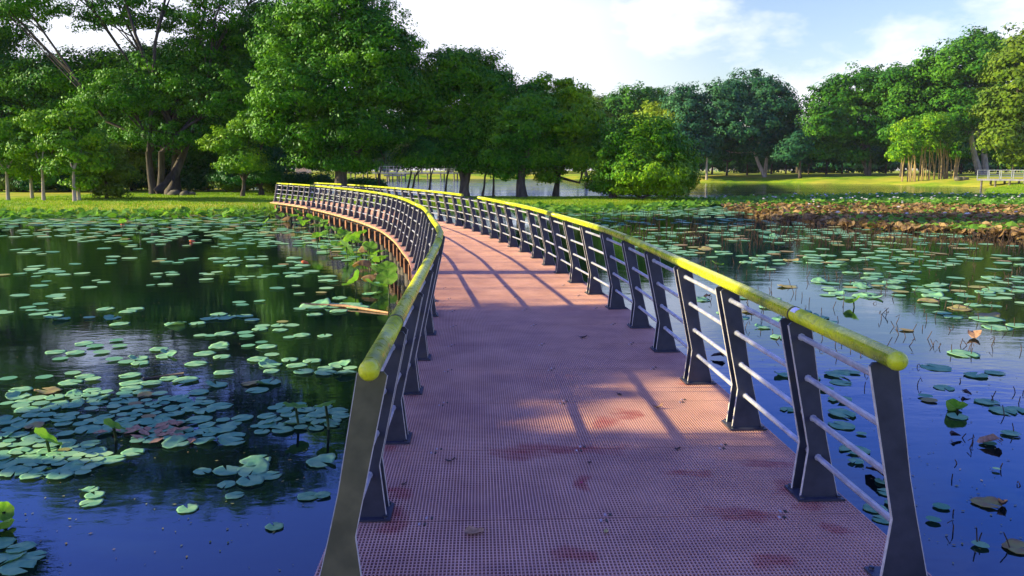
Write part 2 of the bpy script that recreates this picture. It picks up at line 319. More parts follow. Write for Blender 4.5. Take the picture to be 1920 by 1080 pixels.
def sdf(poly, X, Y):
    d = np.full(X.shape, 1e9); ins = np.zeros(X.shape, bool); n = len(poly)
    for i in range(n):
        a, b = poly[i], poly[(i + 1) % n]; e = b - a; wx, wy = X - a[0], Y - a[1]
        t = np.clip((wx * e[0] + wy * e[1]) / (e @ e), 0, 1); d = np.minimum(d, np.hypot(wx - t * e[0], wy - t * e[1]))
        if a[1] != b[1]:
            c = ((a[1] > Y) != (b[1] > Y)) & (X < (b[0] - a[0]) * (Y - a[1]) / (b[1] - a[1]) + a[0]); ins ^= c
    return np.where(ins, d, -d)
def wob(X, Y): return 0.5 * np.sin(X * 0.9 + 1.3 * np.sin(Y * 0.5)) * np.sin(Y * 0.7 + 0.8) + 0.3 * np.sin(X * 2.3 + Y * 1.7)
def ground_z(X, Y):
    X = np.asarray(X, float); Y = np.asarray(Y, float); wb = wob(X, Y)
    s1 = sdf(PEN, X, Y) + wb * 0.5; s2 = sdf(FAR, X, Y) + wb * 0.7
    h1 = np.where(s1 > 0, 0.42 * (1 - np.exp(-s1 / 2.2)) + 0.03 * wb * np.clip(s1 / 3, 0, 1), s1 * 0.4)
    near = np.clip((X - 30) / 20, 0, 1) * np.clip((95 - Y) / 15, 0, 1)
    top = 1.5 * (1 - near) + 0.5 * near
    h2 = np.where(s2 > 0, top * (1 - np.exp(-s2 / 9.0)) + 0.05 * wb * np.clip(s2 / 3, 0, 1), s2 * 0.3)
    return WAT + np.clip(np.maximum(h1, h2), -1.4, 5)
def axis(segs):
    o = []
    for a, b, st in segs: o += list(np.arange(a, b, st))
    return np.array(o + [segs[-1][1]])
gx = axis([(-900, -150, 25), (-150, -60, 3), (-60, 70, 0.7), (70, 160, 3), (160, 900, 25)])
gy = axis([(-60, -6, 3), (-6, 34, 1.2), (34, 84, 0.6), (84, 230, 2), (230, 900, 20)])
XX, YY = np.meshgrid(gx, gy); ZZ = ground_z(XX, YY); ny, nx = XX.shape
idx = np.arange(nx * ny).reshape(ny, nx)
me = bpy.data.meshes.new('ground')
fa = np.stack([idx[:-1, :-1], idx[:-1, 1:], idx[1:, 1:], idx[1:, :-1]], -1).reshape(-1, 4)
me.from_pydata(np.stack([XX, YY, ZZ], -1).reshape(-1, 3).tolist(), [], fa.tolist())
me.polygons.foreach_set('use_smooth', [True] * len(me.polygons)); me.materials.append(M['ground'])
tag(link('ground', me), kind='structure')
wm = MB(); wm.add([(-890, -59, WAT), (890, -59, WAT), (890, 890, WAT), (-890, 890, WAT)], [(0, 1, 2, 3)])
tag(wm.obj('water', M['water']), kind='structure')

# ------------------------------------------------------------ footbridge
CP = np.array([(0.76, -4.2), (0.62, -1), (0.43, 3.6), (0.25, 7.6), (0.12, 9.2), (-.17, 11.2), (-.63, 14.3), (-1.05, 16.3), (-1.8, 19.6), (-2.95, 23.5), (-5.05, 28.8), (-8.3, 35.8), (-11.7, 41.6), (-14.0, 45.2)])
def catmull(P_, k=24):
    out = []
    for i in range(1, len(P_) - 2):
        p0, p1, p2, p3 = P_[i - 1:i + 3]
        for j in range(k):
            t = j / k; out.append(0.5 * (2 * p1 + (p2 - p0) * t + (2 * p0 - 5 * p1 + 4 * p2 - p3) * t * t + (3 * p1 - p0 - 3 * p2 + p3) * t ** 3))
    out.append(P_[-2]); return np.array(out)
cl = catmull(CP); seg = np.hypot(*np.diff(cl, axis=0).T); S = np.concatenate([[0], np.cumsum(seg)])
for _ in range(6): cl[1:-1] = (cl[:-2] + 2 * cl[1:-1] + cl[2:]) / 4
seg = np.hypot(*np.diff(cl, axis=0).T); S = np.concatenate([[0], np.cumsum(seg)]); SL = S[-1]
def cs(s):                                  # centre and heading at arc length s
    c = np.array([np.interp(s, S, cl[:, 0]), np.interp(s, S, cl[:, 1])])
    a = np.array([np.interp(s - .4, S, cl[:, 0]), np.interp(s - .4, S, cl[:, 1])]); b = np.array([np.interp(s + .4, S, cl[:, 0]), np.interp(s + .4, S, cl[:, 1])])
    t = (b - a) / np.linalg.norm(b - a); return c, t, np.array([t[1], -t[0]])     # n: to the right
def at(s, v, z): c, t, n = cs(s); p = c + n * v; return np.array([p[0], p[1], z])
def s_at(D, v=0.0): return min(np.linspace(0.4, SL - .4, 4000), key=lambda s: abs(at(s, v, 0)[1] - D))

br = empty('footbridge', (cl[0][0], cl[0][1], 0)); off = Vector((-cl[0][0], -cl[0][1], 0))
tag(br, 'curved footbridge with red grating deck and yellow topped slate railings over the lily lake', 'bridge')
def bp(mb, name, m, parent=None):          # a bridge part, built in world coordinates
    o = mb.obj(name, m, parent or br)
    if parent is None: o.location = off
    return o
HW = 1.27; s1 = s_at(3.5); PL = 0.93; s0 = s1 - PL * int((s1 - 0.1) / PL)
NB, NC = 156, 38
vs = np.linspace(-HW + 0.005, HW - 0.005, NB)
panel_objs = []
ss = s0
while ss + PL < SL:
    a, b = ss + 0.004, ss + PL - 0.004; ca, ta, na = cs(a); cb, tb, nb = cs(b); mb = MB()
    hw = 0.0029
    A = ca + np.outer(vs, na); B = cb + np.outer(vs, nb)
    V = np.zeros((NB, 8, 3)); zt = -0.0; zb = -0.036
    V[:, 0, :2] = A - na * hw; V[:, 1, :2] = A + na * hw; V[:, 2, :2] = B + nb * hw; V[:, 3, :2] = B - nb * hw
    V[:, 4:, :2] = V[:, :4, :2]; V[:, :4, 2] = zb; V[:, 4:, 2] = zt
    tt = np.linspace(0.010, 0.990, NC); W = np.zeros((NC, 8, 3)); hc = 0.0038
    cc = ca + np.outer(tt, cb - ca); nn = na + np.outer(tt, nb - na); dd = (cb - ca) / np.linalg.norm(cb - ca)
    Lp = cc - nn * HW; Rp = cc + nn * HW
    W[:, 0, :2] = Lp - dd * hc; W[:, 1, :2] = Rp - dd * hc; W[:, 2, :2] = Rp + dd * hc; W[:, 3, :2] = Lp + dd * hc
    W[:, 4:, :2] = W[:, :4, :2]; W[:, :4, 2] = zb + 0.004; W[:, 4:, 2] = -0.0018
    allv = np.concatenate([V, W]).reshape(-1, 3)
    q = np.array([(3, 2, 1, 0), (4, 5, 6, 7), (0, 1, 5, 4), (1, 2, 6, 5), (2, 3, 7, 6), (3, 0, 4, 7)])
    fc = (q[None] + (np.arange(NB + NC) * 8)[:, None, None]).reshape(-1, 4)
    mb.add(allv, fc); o = bp(mb, 'deck_panel', M['grating'])
    for v in (-0.86, 0.0, 0.86):           # fixing clips either side of the seam
        if ss > s_at(10): break
        for d_ in (-0.035, 0.035):
            for e_ in (-0.013, 0.013):
                c2 = MB(); c, t, n = cs(ss + PL + d_ * 0.9); p = c + n * (v + e_ + 0.03 * (1 if d_ > 0 else 0))
                c2.box((p[0], p[1], 0.0005), (0.011, 0.026, 0.004), math.atan2(-t[0], t[1])); bp(c2, 'clip', M['clip'] if e_ < 0 else M['ring'], o)
    ss += PL
# beams under the deck
def ribbon(v0, v1, z0, z1, sa, sb, step=0.5):
    m = MB(); sv = np.linspace(sa, sb, max(2, int((sb - sa) / step))); V = []
    for s_ in sv:
        for v, z in ((v0, z0), (v1, z0), (v1, z1), (v0, z1)): V.append(at(s_, v, z))
    F_ = [(i * 4 + k, i * 4 + (k + 1) % 4, (i + 1) * 4 + (k + 1) % 4, (i + 1) * 4 + k) for i in range(len(sv) - 1) for k in range(4)]
    n = len(sv); F_ += [(0, 3, 2, 1), ((n - 1) * 4, (n - 1) * 4 + 1, (n - 1) * 4 + 2, (n - 1) * 4 + 3)]
    return m.add(V, F_)
for sg in (-1, 1):
    bp(ribbon(sg * 1.235, sg * 1.262, -0.085, -0.036, 0.1, SL - .1), 'edge_beam', M['fascia'])
    bp(ribbon(sg * 0.78, sg * 0.88, -0.30, -0.035, 0.1, SL - .1), 'girder', M['slate'])
sj = s_at(4.5)
while sj < SL - 0.5:
    c, t, n = cs(sj); rz = math.atan2(-t[0], t[1]); m = MB()
    m.box((c[0], c[1], -0.36), (2.5, 0.14, 0.10), rz); bp(m, 'cross_beam', M['concrete'])
    for sg in (-1, 1):
        p = c + n * sg * 1.12; m = MB(); m.tube([(p[0], p[1], -2.0), (p[0], p[1], -0.41)], 0.13, 12); m.box((p[0], p[1], -0.385), (0.02, 0.02, 0.02), rz)
        pl = bp(m, 'pile', M['concrete']); m = MB()
        m.box((p[0] + n[0] * sg * .11, p[1] + n[1] * sg * .11, -0.30), (0.05, 0.22, 0.30), rz); m.box((p[0] + n[0] * sg * .02, p[1] + n[1] * sg * .02, -0.165), (0.22, 0.25, 0.02), rz)
        bp(m, 'bracket', M['rust'])
    sj += 1.07 if sj > s_at(9) else 2.1

# posts: two slim plates each, leaning in over the deck
PROF = [(0.0, 0.0), (0.19, 0.0), (0.125, 0.26), (0.085, 0.43), (0.0, 0.895), (-0.012, 0.90), (-0.098, 0.90), (-0.110, 0.885), (0.026, 0.255)]
def plate(mb, s_, sg, thick=0.012, m2=None):
    c, t, n = cs(s_); V = []
    for d_ in (-thick / 2, thick / 2):
        for u, z in PROF:
            p = c + n * sg * (1.035 + u) + t * d_; V.append((p[0], p[1], z + 0.012))
    k = len(PROF); mb.add(V, [tuple(range(k - 1, -1, -1)), tuple(range(k, 2 * k))] + [(i, (i + 1) % k, k + (i + 1) % k, k + i) for i in range(k)])
def edge_strip(mb, s_, sg, thick=0.012):     # plate rim in a pale colour standing in for its sunlit highlight
    c, t, n = cs(s_); k = len(PROF)
    for i in (1, 2, 3, 7, 8):
        (u0, z0), (u1, z1) = PROF[i], PROF[(i + 1) % k]; du, dz = u1 - u0, z1 - z0; l = math.hypot(du, dz); ou, oz = dz / l * .002, -du / l * .002
        V = []
        for d_ in (-thick / 2 - .0012, thick / 2 + .0012):
            for u, z in ((u0 - ou * .5, z0 - oz * .5), (u1 - ou * .5, z1 - oz * .5), (u1 + ou, z1 + oz), (u0 + ou, z0 + oz)):
                p = c + n * sg * (1.035 + u) + t * d_; V.append((p[0], p[1], z + 0.012))
        mb.hexa(V)
def RAIL(s_, sg): return at(s_, sg * (1.035 - 0.058), 0.943)
RODS = [(0.222, 0.075), (0.427, 0.038), (0.632, 0.000), (0.840, -0.045)]
sidepos = {}
for sg, D0, sp in ((-1, 2.50, 1.045), (1, 2.70, 1.068)):
    st = s_at(D0, sg * 1.1); s_ = st; pos = []
    while s_ < SL - 0.5: pos.append(s_); s_ += sp * (1.0 - sg * 0.0)
    pos[0] += 0.27 if sg < 0 else 0.22
    sidepos[sg] = pos
    for i, s_ in enumerate(pos):
        m = MB(); e = MB(); pr = (0.0,) if i == 0 else (-0.055, 0.055)
        for d_ in pr: plate(m, s_ + d_, sg); edge_strip(e, s_ + d_, sg)
        po = bp(m, 'post', M['olive'] if (i == 0 and sg < 0) else M['post'])
        if i == 0: po['label'] = 'olive filmed end post' if sg < 0 else 'dark grey end post'
        bp(e, 'plate_rim', M['post_edge'], po)
        c, t, n = cs(s_); rz = math.atan2(-t[0], t[1]); b = MB(); p = c + n * sg * 1.13
        b.box((p[0], p[1], 0.007), (0.235, 0.19, 0.010), rz)
        for a_ in (-.095, .095):
            for b_ in (-.075, .075):
                q = p + n * a_ + t * b_; b.tube([(q[0], q[1], 0.011), (q[0], q[1], 0.024)], 0.011, 6)
        bp(b, 'base_plate', M['slate'], po)
    sa = pos[0] if sg > 0 else pos[0]
    for z, u in RODS:
        m = MB(); m.tube([at(x, sg * (1.035 + u), z) for x in pos], 0.0145, 8); 
        for x in pos[1:12]:
            for d_ in (-.055, .055):
                m.tube([at(x + d_ - .011, sg * (1.035 + u), z), at(x + d_ + .011, sg * (1.035 + u), z)], 0.0185, 8)
        bp(m, 'rail_rod', M['rod'])
    # handrail in lengths; one length is missing on the right
    runs = [(0, len(pos) - 1)] if sg < 0 else None
    if sg > 0:
        g0 = min(range(len(pos)), key=lambda k: abs(at(pos[k], 1, 0)[1] - 19.4)); g1 = min(range(len(pos)), key=lambda k: abs(at(pos[k], 1, 0)[1] - 21.6))
        runs = [(0, g0), (g1, len(pos) - 6), (len(pos) - 5, len(pos) - 1)]
    for ra, rb in runs:
        k = ra
        while k < rb:
            k2 = min(k + (4 if k else (1 if sg > 0 else 1)), rb)
            pts = []
            for j in range(k, k2 + 1):
                pts.append(RAIL(pos[j], sg))
            if k == ra: t0 = pts[0] - pts[1]; pts[0] = pts[0] + t0 / np.linalg.norm(t0) * (0.10 if ra == 0 else 0.05)
            if k2 == rb: t0 = pts[-1] - pts[-2]; pts[-1] = pts[-1] + t0 / np.linalg.norm(t0) * 0.06
            m = MB(); m.tube(pts, 0.0365, 20); hr = bp(m, 'handrail', M['handrail'])
            if k == ra and ra == 0:
                m = MB(); m.ball(pts[0], 0.0380, 24, 14); bp(m, 'end_cap', M['handrail'], hr)
            if k2 < rb:
                m = MB(); d_ = pts[-1] - pts[-2]; d_ = d_ / np.linalg.norm(d_); m.tube([pts[-1] - d_ * .006, pts[-1] + d_ * .006], 0.0388, 20); bp(m, 'joint_ring', M['ring'], hr)
                if sg > 0 and k == 0:
                    m = MB(); q = pts[-1] - d_ * 0.045; up = np.array([0, 0, 1.]); sdv = np.cross(d_, up); V = []
                    for a_ in np.linspace(math.radians(95), math.radians(150), 6):
                        for r_ in (0.0371, 0.0382):
                            for l_ in (-.028, .028): V.append(q + d_ * l_ + r_ * (math.cos(a_) * sdv + math.sin(a_) * up))
                    Fs = []
                    for j in range(5):
                        b0 = j * 4; Fs += [(b0 + 2, b0 + 3, b0 + 7, b0 + 6), (b0, b0 + 4, b0 + 5, b0 + 1)]
                    m.add(V, Fs); bp(m, 'sticker', M['white'], hr)
            for j in range(k, k2 + 1):                                          # saddle under the rail at every post
                pass
            k = k2

# ------------------------------------------------------------ litter on the deck
def flat_leaf(name, px, py, lx, ly, rz, m, label, curl=0.3, h=0.004, cat='leaf'):
    g = G(px, py, 0); mb = MB(); n = 14; V = [(0, 0, 0.0)]; V2 = []
    for k in range(n):
        a = 2 * math.pi * k / n; r = 1 + 0.12 * math.sin(3 * a + px) + 0.08 * math.sin(5 * a)
        x, y = lx * r * math.cos(a), ly * r * math.sin(a); V.append((x, y, curl * (x * x * 3 + y * y * 8) + 0.002 * math.sin(4 * a)))
    F_ = [(0, k + 1, (k + 1) % n + 1) for k in range(n)]
    Vb = [(x, y, z - .0015) for x, y, z in V]
    mb.add(V, F_, True); mb.add(Vb, [tuple(reversed(f)) for f in F_], True)
    mb.tube([(lx * .9, 0, curl * lx * lx * 3), (lx * 1.5, ly * .2, .004)], .0012, 5)
    o = mb.obj(name, m); o.location = (g[0], g[1], h); o.rotation_euler = (0, 0, rz); tag(o, label, cat); return o
flat_leaf('fallen_leaf', 888, 1000, .046, .034, .3, M['brown_leaf'], 'large dry brown leaf on the deck, nearest to the viewer', 1.5)
flat_leaf('fallen_leaf', 1136, 998, .018, .010, 1.2, M['yellow_leaf'], 'small yellow leaf on the deck right of the brown leaf', 4)
flat_leaf('fallen_petal', 1090, 906, .011, .008, 1.2, M['pink'], 'tiny pink petal lying in the middle of the deck', 2, cat='petal')
flat_leaf('fallen_leaf', 1232, 766, .040, .016, 0.2, M['brown_leaf'], 'curled brown leaf in the sunlit patch of deck', 6)
flat_leaf('fallen_leaf', 1162, 741, .026, .012, 2.2, M['dark_leaf'], 'small dark leaf on the deck just behind the sunlit patch', 5)
flat_leaf('fallen_leaf', 843, 866, .030, .010, 0.3, M['dark_leaf'], 'dark curled leaf on shaded deck near the left railing', 6)
flat_leaf('fallen_leaf', 757, 909, .018, .008, 0.9, M['dark_leaf'], 'tiny dark leaf beside the nearest left post base', 5)
flat_leaf('fallen_leaf', 1270, 843, .022, .009, 0.5, M['dark_leaf'], 'small dark leaf in front of the sunlit patch of deck', 5)
flat_leaf('fallen_leaf', 1092, 634, .050, .020, 0.1, M['dark_leaf'], 'dark crumpled leaf on far shaded deck near the sunlit stretch', 3)
flat_leaf('fallen_leaf', 1105, 868, .012, .007, 0.5, M['dark_leaf'], 'dark speck of leaf in the middle of shaded deck', 5)

# ------------------------------------------------------------ trees
rng = np.random.default_rng(7)
def unit(v): return v / (np.linalg.norm(v, axis=-1, keepdims=True) + 1e-9)
def crown_mesh(name, blobs, m, cr=0.9, lpc=60, leaf=0.26, dens=1.2, rg=None, flat=0.55, asp=0.5, shell=0.55):
    rg = rg or rng; Cn = []; Dn = []
    for (c, r, k) in blobs:
        c = np.array(c); r = np.array(r); area = 4 * math.pi * ((r[0] * r[1]) ** 1.6 / 3 + (r[0] * r[2]) ** 1.6 / 3 + (r[1] * r[2]) ** 1.6 / 3) ** (1 / 1.6)
        n = max(5, int(dens * k * area / cr ** 2)); d = unit(rg.normal(size=(n, 3))); d[:, 2] = np.where(d[:, 2] < -0.3, d[:, 2] * 0.5, d[:, 2])
        q = rg.uniform(shell ** 2, 1.0, (n, 1)) ** 0.5 * (1 + 0.13 * rg.normal(size=(n, 1)))
        Cn.append(c + d * r * q); Dn.append(d)
    Cn = np.concatenate(Cn); Dn = np.concatenate(Dn); n = len(Cn); sz = cr * rg.uniform(0.55, 1.35, (n, 1, 1))
    d = unit(rg.normal(size=(n, lpc, 3))); rr = rg.uniform(0.15, 1, (n, lpc, 1)) ** 0.5
    pos = Cn[:, None] + d * sz * rr * np.array([1, 1, flat]); pos = pos.reshape(-1, 3)
    nrm = unit(d * 0.9 + Dn[:, None] * 0.8 + np.array([0, 0, 0.35]) + rg.normal(size=d.shape) * 0.36).reshape(-1, 3)
    ax = unit(rg.normal(size=pos.shape)); t = unit(np.cross(nrm, ax)); b = np.cross(nrm, t)
    l = leaf * rg.uniform(0.6, 1.4, (len(pos), 1)); t = t * l * 0.5; b = b * l * 0.5 * asp * rg.uniform(.7, 1.4, (len(pos), 1))
    V = np.stack([pos - t, pos + b + t * .1, pos + t, pos - b + t * .1], 1).reshape(-1, 3)
    return npmesh(name, V, 4, m)
def branches(mb, base, blobs, r0, fork, rg, sub=3, lean=(0, 0), nt=1):
    base = np.array(base, float); 
    for tnk in range(nt):
        b0 = base + (rg.normal(size=3) * [r0 * .7, r0 * .7, 0] if nt > 1 else 0)
        cen = np.mean([np.array(b[0]) for b in blobs], 0)
        top = b0 + np.array([lean[0], lean[1], 0]) + np.array([(cen[0] - b0[0]) * .25, (cen[1] - b0[1]) * .25, fork]) + (rg.normal(size=3) * [fork * .2, fork * .2, 0] if nt > 1 else 0)
        mid = (b0 + top) / 2 + rg.normal(size=3) * [r0 * .2, r0 * .2, 0]
        rr = r0 / (nt ** 0.5); mb.tube([b0 + [0, 0, -.4], b0 + [0, 0, .25], mid, top], [rr * 1.5, rr * 1.1, rr * .85, rr * .72], 9)
        for i, (c, r, k) in enumerate(blobs):
            if nt > 1 and i % nt != tnk: continue
            c = np.array(c); r = np.array(r); m1 = top + (c - top) * .5 + rg.normal(size=3) * .08 * np.linalg.norm(c - top) + [0, 0, -.06 * np.linalg.norm(c - top)]
            mb.tube([top - [0, 0, .1], m1, c, c + (c - top) * .25], [rr * .55, rr * .38, rr * .22, rr * .08], 6, caps=False)
            for j in range(sub):
                e = c + unit(rg.normal(size=3)) * r * .85; mb.tube([m1 + (c - m1) * rg.uniform(0, .8), (c + e) / 2 + rg.normal(size=3) * .2, e], [rr * .2, rr * .12, rr * .04], 4, caps=False)
def tree(name, label, cat, base_px, zc, blobs_px, leafm, barkm, r0=0.3, fork=2.5, seed=1, group=None, nt=1, ddepth=0.8, sub=3, trunk_base=None, **kw):
    rg = np.random.default_rng(seed); b = P(base_px[0], base_px[1], zc); grow = kw.pop('grow', 1.16 if zc < 100 else 1.12)
    if zc < 100: kw['leaf'] = kw.get('leaf', .26) * .82; kw['lpc'] = 85; kw['dens'] = kw.get('dens', 1.2) * 1.1
    gz = float(ground_z([b[0]], [b[1]])[0]); root = empty(name, (b[0], b[1], gz)); blobs = []
    for q in blobs_px:
        px, py, rx, ry = q[:4]; rx *= grow; ry *= grow; k = q[4] if len(q) > 4 else 1.0
        dz = rg.uniform(-1, 1) * min(rx, ry) / F * zc * ddepth * .8; z = zc + dz; c = P(px, py, z) - [b[0], b[1], gz]
        blobs.append((c, (rx / F * z, (rx + ry) / 2 / F * z, ry / F * z), k))
    cm = crown_mesh('crown', blobs, leafm, rg=rg, **kw); link('crown', cm, root)
    mb = MB(); branches(mb, (0, 0, 0), blobs, r0, fork, rg, nt=nt, sub=sub); mb.obj('trunk', barkm, root)
    tag(root, label, cat, group); return root

# peninsula, left group
tree('rain_tree', 'huge spreading tree with fanned grey limbs and open high canopy on left bank', 'tree', (295, 362), 62,
     [(110, -70, 150, 60, .40), (330, -90, 150, 80, .36), (230, 30, 100, 40, .34), (405, 30, 80, 45, .30), (50, 15, 90, 30, .40), (500, -50, 100, 70, .32), (180, -190, 200, 60, .5), (420, -200, 150, 60, .5),
      (400, 100, 85, 50, .8), (330, 160, 90, 50), (240, 185, 80, 45), (430, 190, 70, 60), (340, 250, 90, 40, .5)], M['leaf_mid'], M['bark_dark'], 0.62, 3.4, 11, nt=4, leaf=0.27, cr=0.85, sub=6)
tree('broadleaf_tree', 'olive tinted bushy tree at far left edge behind the pale saplings', 'tree', (40, 356), 70,
     [(60, 165, 100, 50), (-60, 150, 110, 90), (130, 190, 70, 50), (10, 235, 90, 60), (110, 270, 80, 40), (-80, 40, 110, 90, .7), (-120, -100, 120, 110, .8), (0, -60, 90, 60, .5)], M['leaf_mid'], M['bark_dark'], 0.4, 4, 12, leaf=0.32, cr=1.1)
tree('broadleaf_tree', 'olive green tree between far left tree and the huge spreading tree', 'tree', (195, 353), 72,
     [(200, 180, 80, 50), (260, 240, 75, 50), (160, 245, 75, 50), (210, 300, 90, 35), (90, 290, 70, 35)], M['leaf_olive'], M['bark_dark'], 0.35, 4, 13, leaf=0.32, cr=1.1)
tree('broadleaf_tree', 'dark dense tree right behind the huge spreading tree on left bank', 'tree', (440, 352), 70,
     [(450, 120, 70, 55), (400, 190, 70, 60), (480, 200, 60, 70), (440, 270, 90, 50), (380, 290, 70, 40), (520, 60, 60, 50)], M['leaf_dark'], M['bark_dark'], 0.35, 4, 14, leaf=0.32, cr=1.0)
tree('shade_tree', 'tallest dense bright green tree behind the curve of the footbridge', 'tree', (645, 352), 56,
     [(640, 50, 95, 75), (565, 90, 75, 70), (705, 100, 70, 65), (545, 180, 65, 60), (630, 170, 90, 80), (735, 165, 45, 55), (590, 255, 75, 45), (690, 245, 70, 50), (520, 240, 45, 40), (620, -60, 90, 70, .9), (650, 305, 50, 25), (590, 300, 40, 22)], M['leaf_mid'], M['bark_dark'], 0.55, 2.2, 15, leaf=0.27, cr=0.85, dens=1.35)
tree('shade_tree', 'low yellow green tree beside the far left end of the footbridge railing', 'tree', (455, 362), 57,
     [(430, 270, 36, 24), (470, 240, 30, 26), (455, 305, 40, 22), (500, 255, 26, 26)], M['leaf_bright'], M['bark_dark'], 0.16, 1.2, 16, leaf=0.22, cr=0.6)
tree('broadleaf_tree', 'tall dark green tree filling the view between the saplings and the tallest tree', 'tree', (330, 352), 68,
     [(300, 125, 70, 34, 1.0), (470, 90, 50, 40, .8), (250, 140, 80, 45, 1.1), (350, 190, 100, 50, 1.2), (470, 160, 60, 60), (300, 250, 100, 45, 1.2), (430, 250, 70, 50, 1.2), (130, 150, 80, 40, 1.1)], M['leaf_mid'], M['bark_dark'], 0.4, 4, 24, leaf=0.32, cr=1.1)
tree('evergreen_shrub', 'near black dense shrub at left of the footbridge end', 'shrub', (490, 358), 60,
     [(480, 300, 38, 36), (500, 325, 34, 26), (455, 330, 40, 24)], M['leaf_dark'], M['bark_dark'], 0.2, 0.8, 17, leaf=0.2, cr=0.6, dens=1.6)
tree('shade_tree', 'dark rounded tree with several leaning trunks right of the tallest tree', 'tree', (868, 364), 58,
     [(850, 140, 55, 45), (905, 150, 48, 45), (790, 185, 45, 50), (935, 195, 40, 50), (850, 200, 90, 60), (790, 245, 55, 40), (900, 260, 70, 45), (845, 290, 60, 25, .6), (955, 240, 30, 50), (790, 300, 46, 18, .8), (900, 308, 50, 18, .8)], M['leaf_mid'], M['bark_grey'], 0.45, 2.4, 18, nt=4, leaf=0.26, cr=0.8, dens=1.35)
tree('shade_tree', 'dark tree with one stout forked trunk standing at the water right of the leaning trunks', 'tree', (978, 373), 56,
     [(965, 250, 45, 55), (1000, 290, 48, 40), (1010, 215, 32, 45), (940, 300, 36, 26, .7), (985, 190, 26, 30), (960, 325, 30, 16, .7)], M['leaf_mid'], M['bark_dark'], 0.38, 2.0, 19, leaf=0.25, cr=0.75, dens=1.4)
tree('shade_tree', 'yellow topped tree with bent low trunk next to the round bush tree', 'tree', (1042, 373), 58,
     [(1070, 180, 34, 32), (1015, 178, 20, 36, .8), (1050, 230, 50, 40), (1095, 235, 34, 45), (1060, 290, 55, 34), (1100, 300, 30, 30), (1030, 330, 26, 16, .6)], M['leaf_bright'], M['bark_dark'], 0.25, 1.6, 20, leaf=0.25, cr=0.7, dens=1.3)
tree('round_tree', 'round bushy tree with bright lime crown reaching down to the lake edge', 'tree', (1150, 372), 55,
     [(1205, 268, 60, 44), (1160, 300, 46, 46), (1250, 305, 44, 44), (1215, 325, 75, 34), (1275, 338, 28, 24), (1138, 342, 30, 26, .9), (1185, 352, 44, 16, .9), (1240, 356, 40, 12, .8)], M['leaf_lime'], M['bark_dark'], 0.3, 0.9, 21, leaf=0.24, cr=0.62, dens=1.6)
# slim trunks near the water
for i, (bx, by, tx, ty, zc) in enumerate([(712, 358, 700, 300, 58), (762, 360, 790, 300, 57), (770, 360, 800, 312, 57), (805, 358, 812, 300, 58), (835, 358, 845, 305, 58), (905, 362, 918, 310, 57), (925, 366, 922, 312, 57)]):
    tree('slim_tree', ['slim dark stem with thin crown seen over the far rail, leftmost', 'leaning dark stem in the pair over the handrail', 'second leaning dark stem close behind its twin', 'thin upright stem over the rail, centre of the view to the far bridge',
         'thin upright stem just left of the leaning grey trunks', 'thin stem left of the stout forked trunk', 'thin stem nearest the stout forked trunk on its left'][i], 'tree', (bx, by + 8), zc,
         [(tx, ty - 15, 22, 14, .8), (tx + 10, ty - 30, 20, 14, .8)], M['leaf_dark'], M['bark_dark'], 0.09, 1.6, 40 + i, leaf=0.22, cr=0.5, group='slim trees along the channel')
# saplings on the left lawn
sp_l = ['leftmost pale stemmed sapling on the lawn', 'pale sapling second from left, leaning on the lawn', 'pale sapling third from left with thin stem', 'taller sapling in front of the others with a straight stem', 'sapling nearest the huge spreading tree on its left', 'slender sapling with dark stem behind the others']
for i, (bx, by, zc, tp) in enumerate([(38, 368, 51, 230), (100, 372, 50, 215), (172, 365, 53, 240), (208, 375, 49, 205), (362, 372, 50, 255), (388, 368, 53, 270)]):
    bx = bx * 0.42 if i < 6 else bx
    pxs = [15, 82, 60, 140, 148, 200][i]
    r = np.random.default_rng(60 + i)
    bl = [(pxs + r.uniform(-8, 8), tp + 20, 34, 22), (pxs + 20, tp + 55, 30, 20), (pxs - 22, tp + 60, 30, 18), (pxs + 5, tp + 88, 26, 14, .7)]
    tree('sapling', sp_l[i], 'sapling', (pxs, by), zc, bl, M['leaf_bright'] if i != 5 else M['leaf_olive'], M['bark_pale'] if i != 5 else M['bark_dark'], 0.11, 2.0, 60 + i, leaf=0.24, cr=0.6, dens=0.9, group='saplings on the left lawn')
# understory shrubs on the left
def bush_proto(name, m, seed, rx=2.2, rz=1.3, leaf=0.22, cr=0.6):
    rg = np.random.default_rng(seed); root = empty(name)
    bl = [((rg.uniform(-.5, .5) * rx, rg.uniform(-.4, .4) * rx, rz * rg.uniform(.5, .9)), (rx * rg.uniform(.45, .7), rx * .5, rz * rg.uniform(.45, .7)), 1.3) for _ in range(4)]
    link('foliage', crown_mesh('foliage', bl, m, cr=cr, leaf=leaf, lpc=50, rg=rg), root); mb = MB(); branches(mb, (0, 0, 0), bl, 0.09, .3, rg); mb.obj('stem', M['bark_dark'], root); return root
bd = bush_proto('shrub', M['leaf_dark'], 91); bo = bush_proto('shrub', M['leaf_olive'], 92)
us = [(20, 70, 'far left dark hedge shrub under the trees'), (75, 68, 'dark shrub behind the second sapling'), (130, 71, 'low shrub behind the third sapling'), (205, 69, 'dark shrub right of the saplings'),
      (245, 72, 'shrub against the left side of the huge tree trunk'), (390, 70, 'shrub just right of the huge tree trunk'), (425, 68, 'shrub midway from huge trunk to bridge end'), (355, 73, 'shrub behind the huge tree trunk'), (170, 74, 'back row shrub between saplings and huge tree'), (530, 64, 'shrub under the tallest tree by the bridge end'), (575, 62, 'dark shrub under left side of tallest tree'), (690, 60, 'dark shrub below right side of tallest tree')]
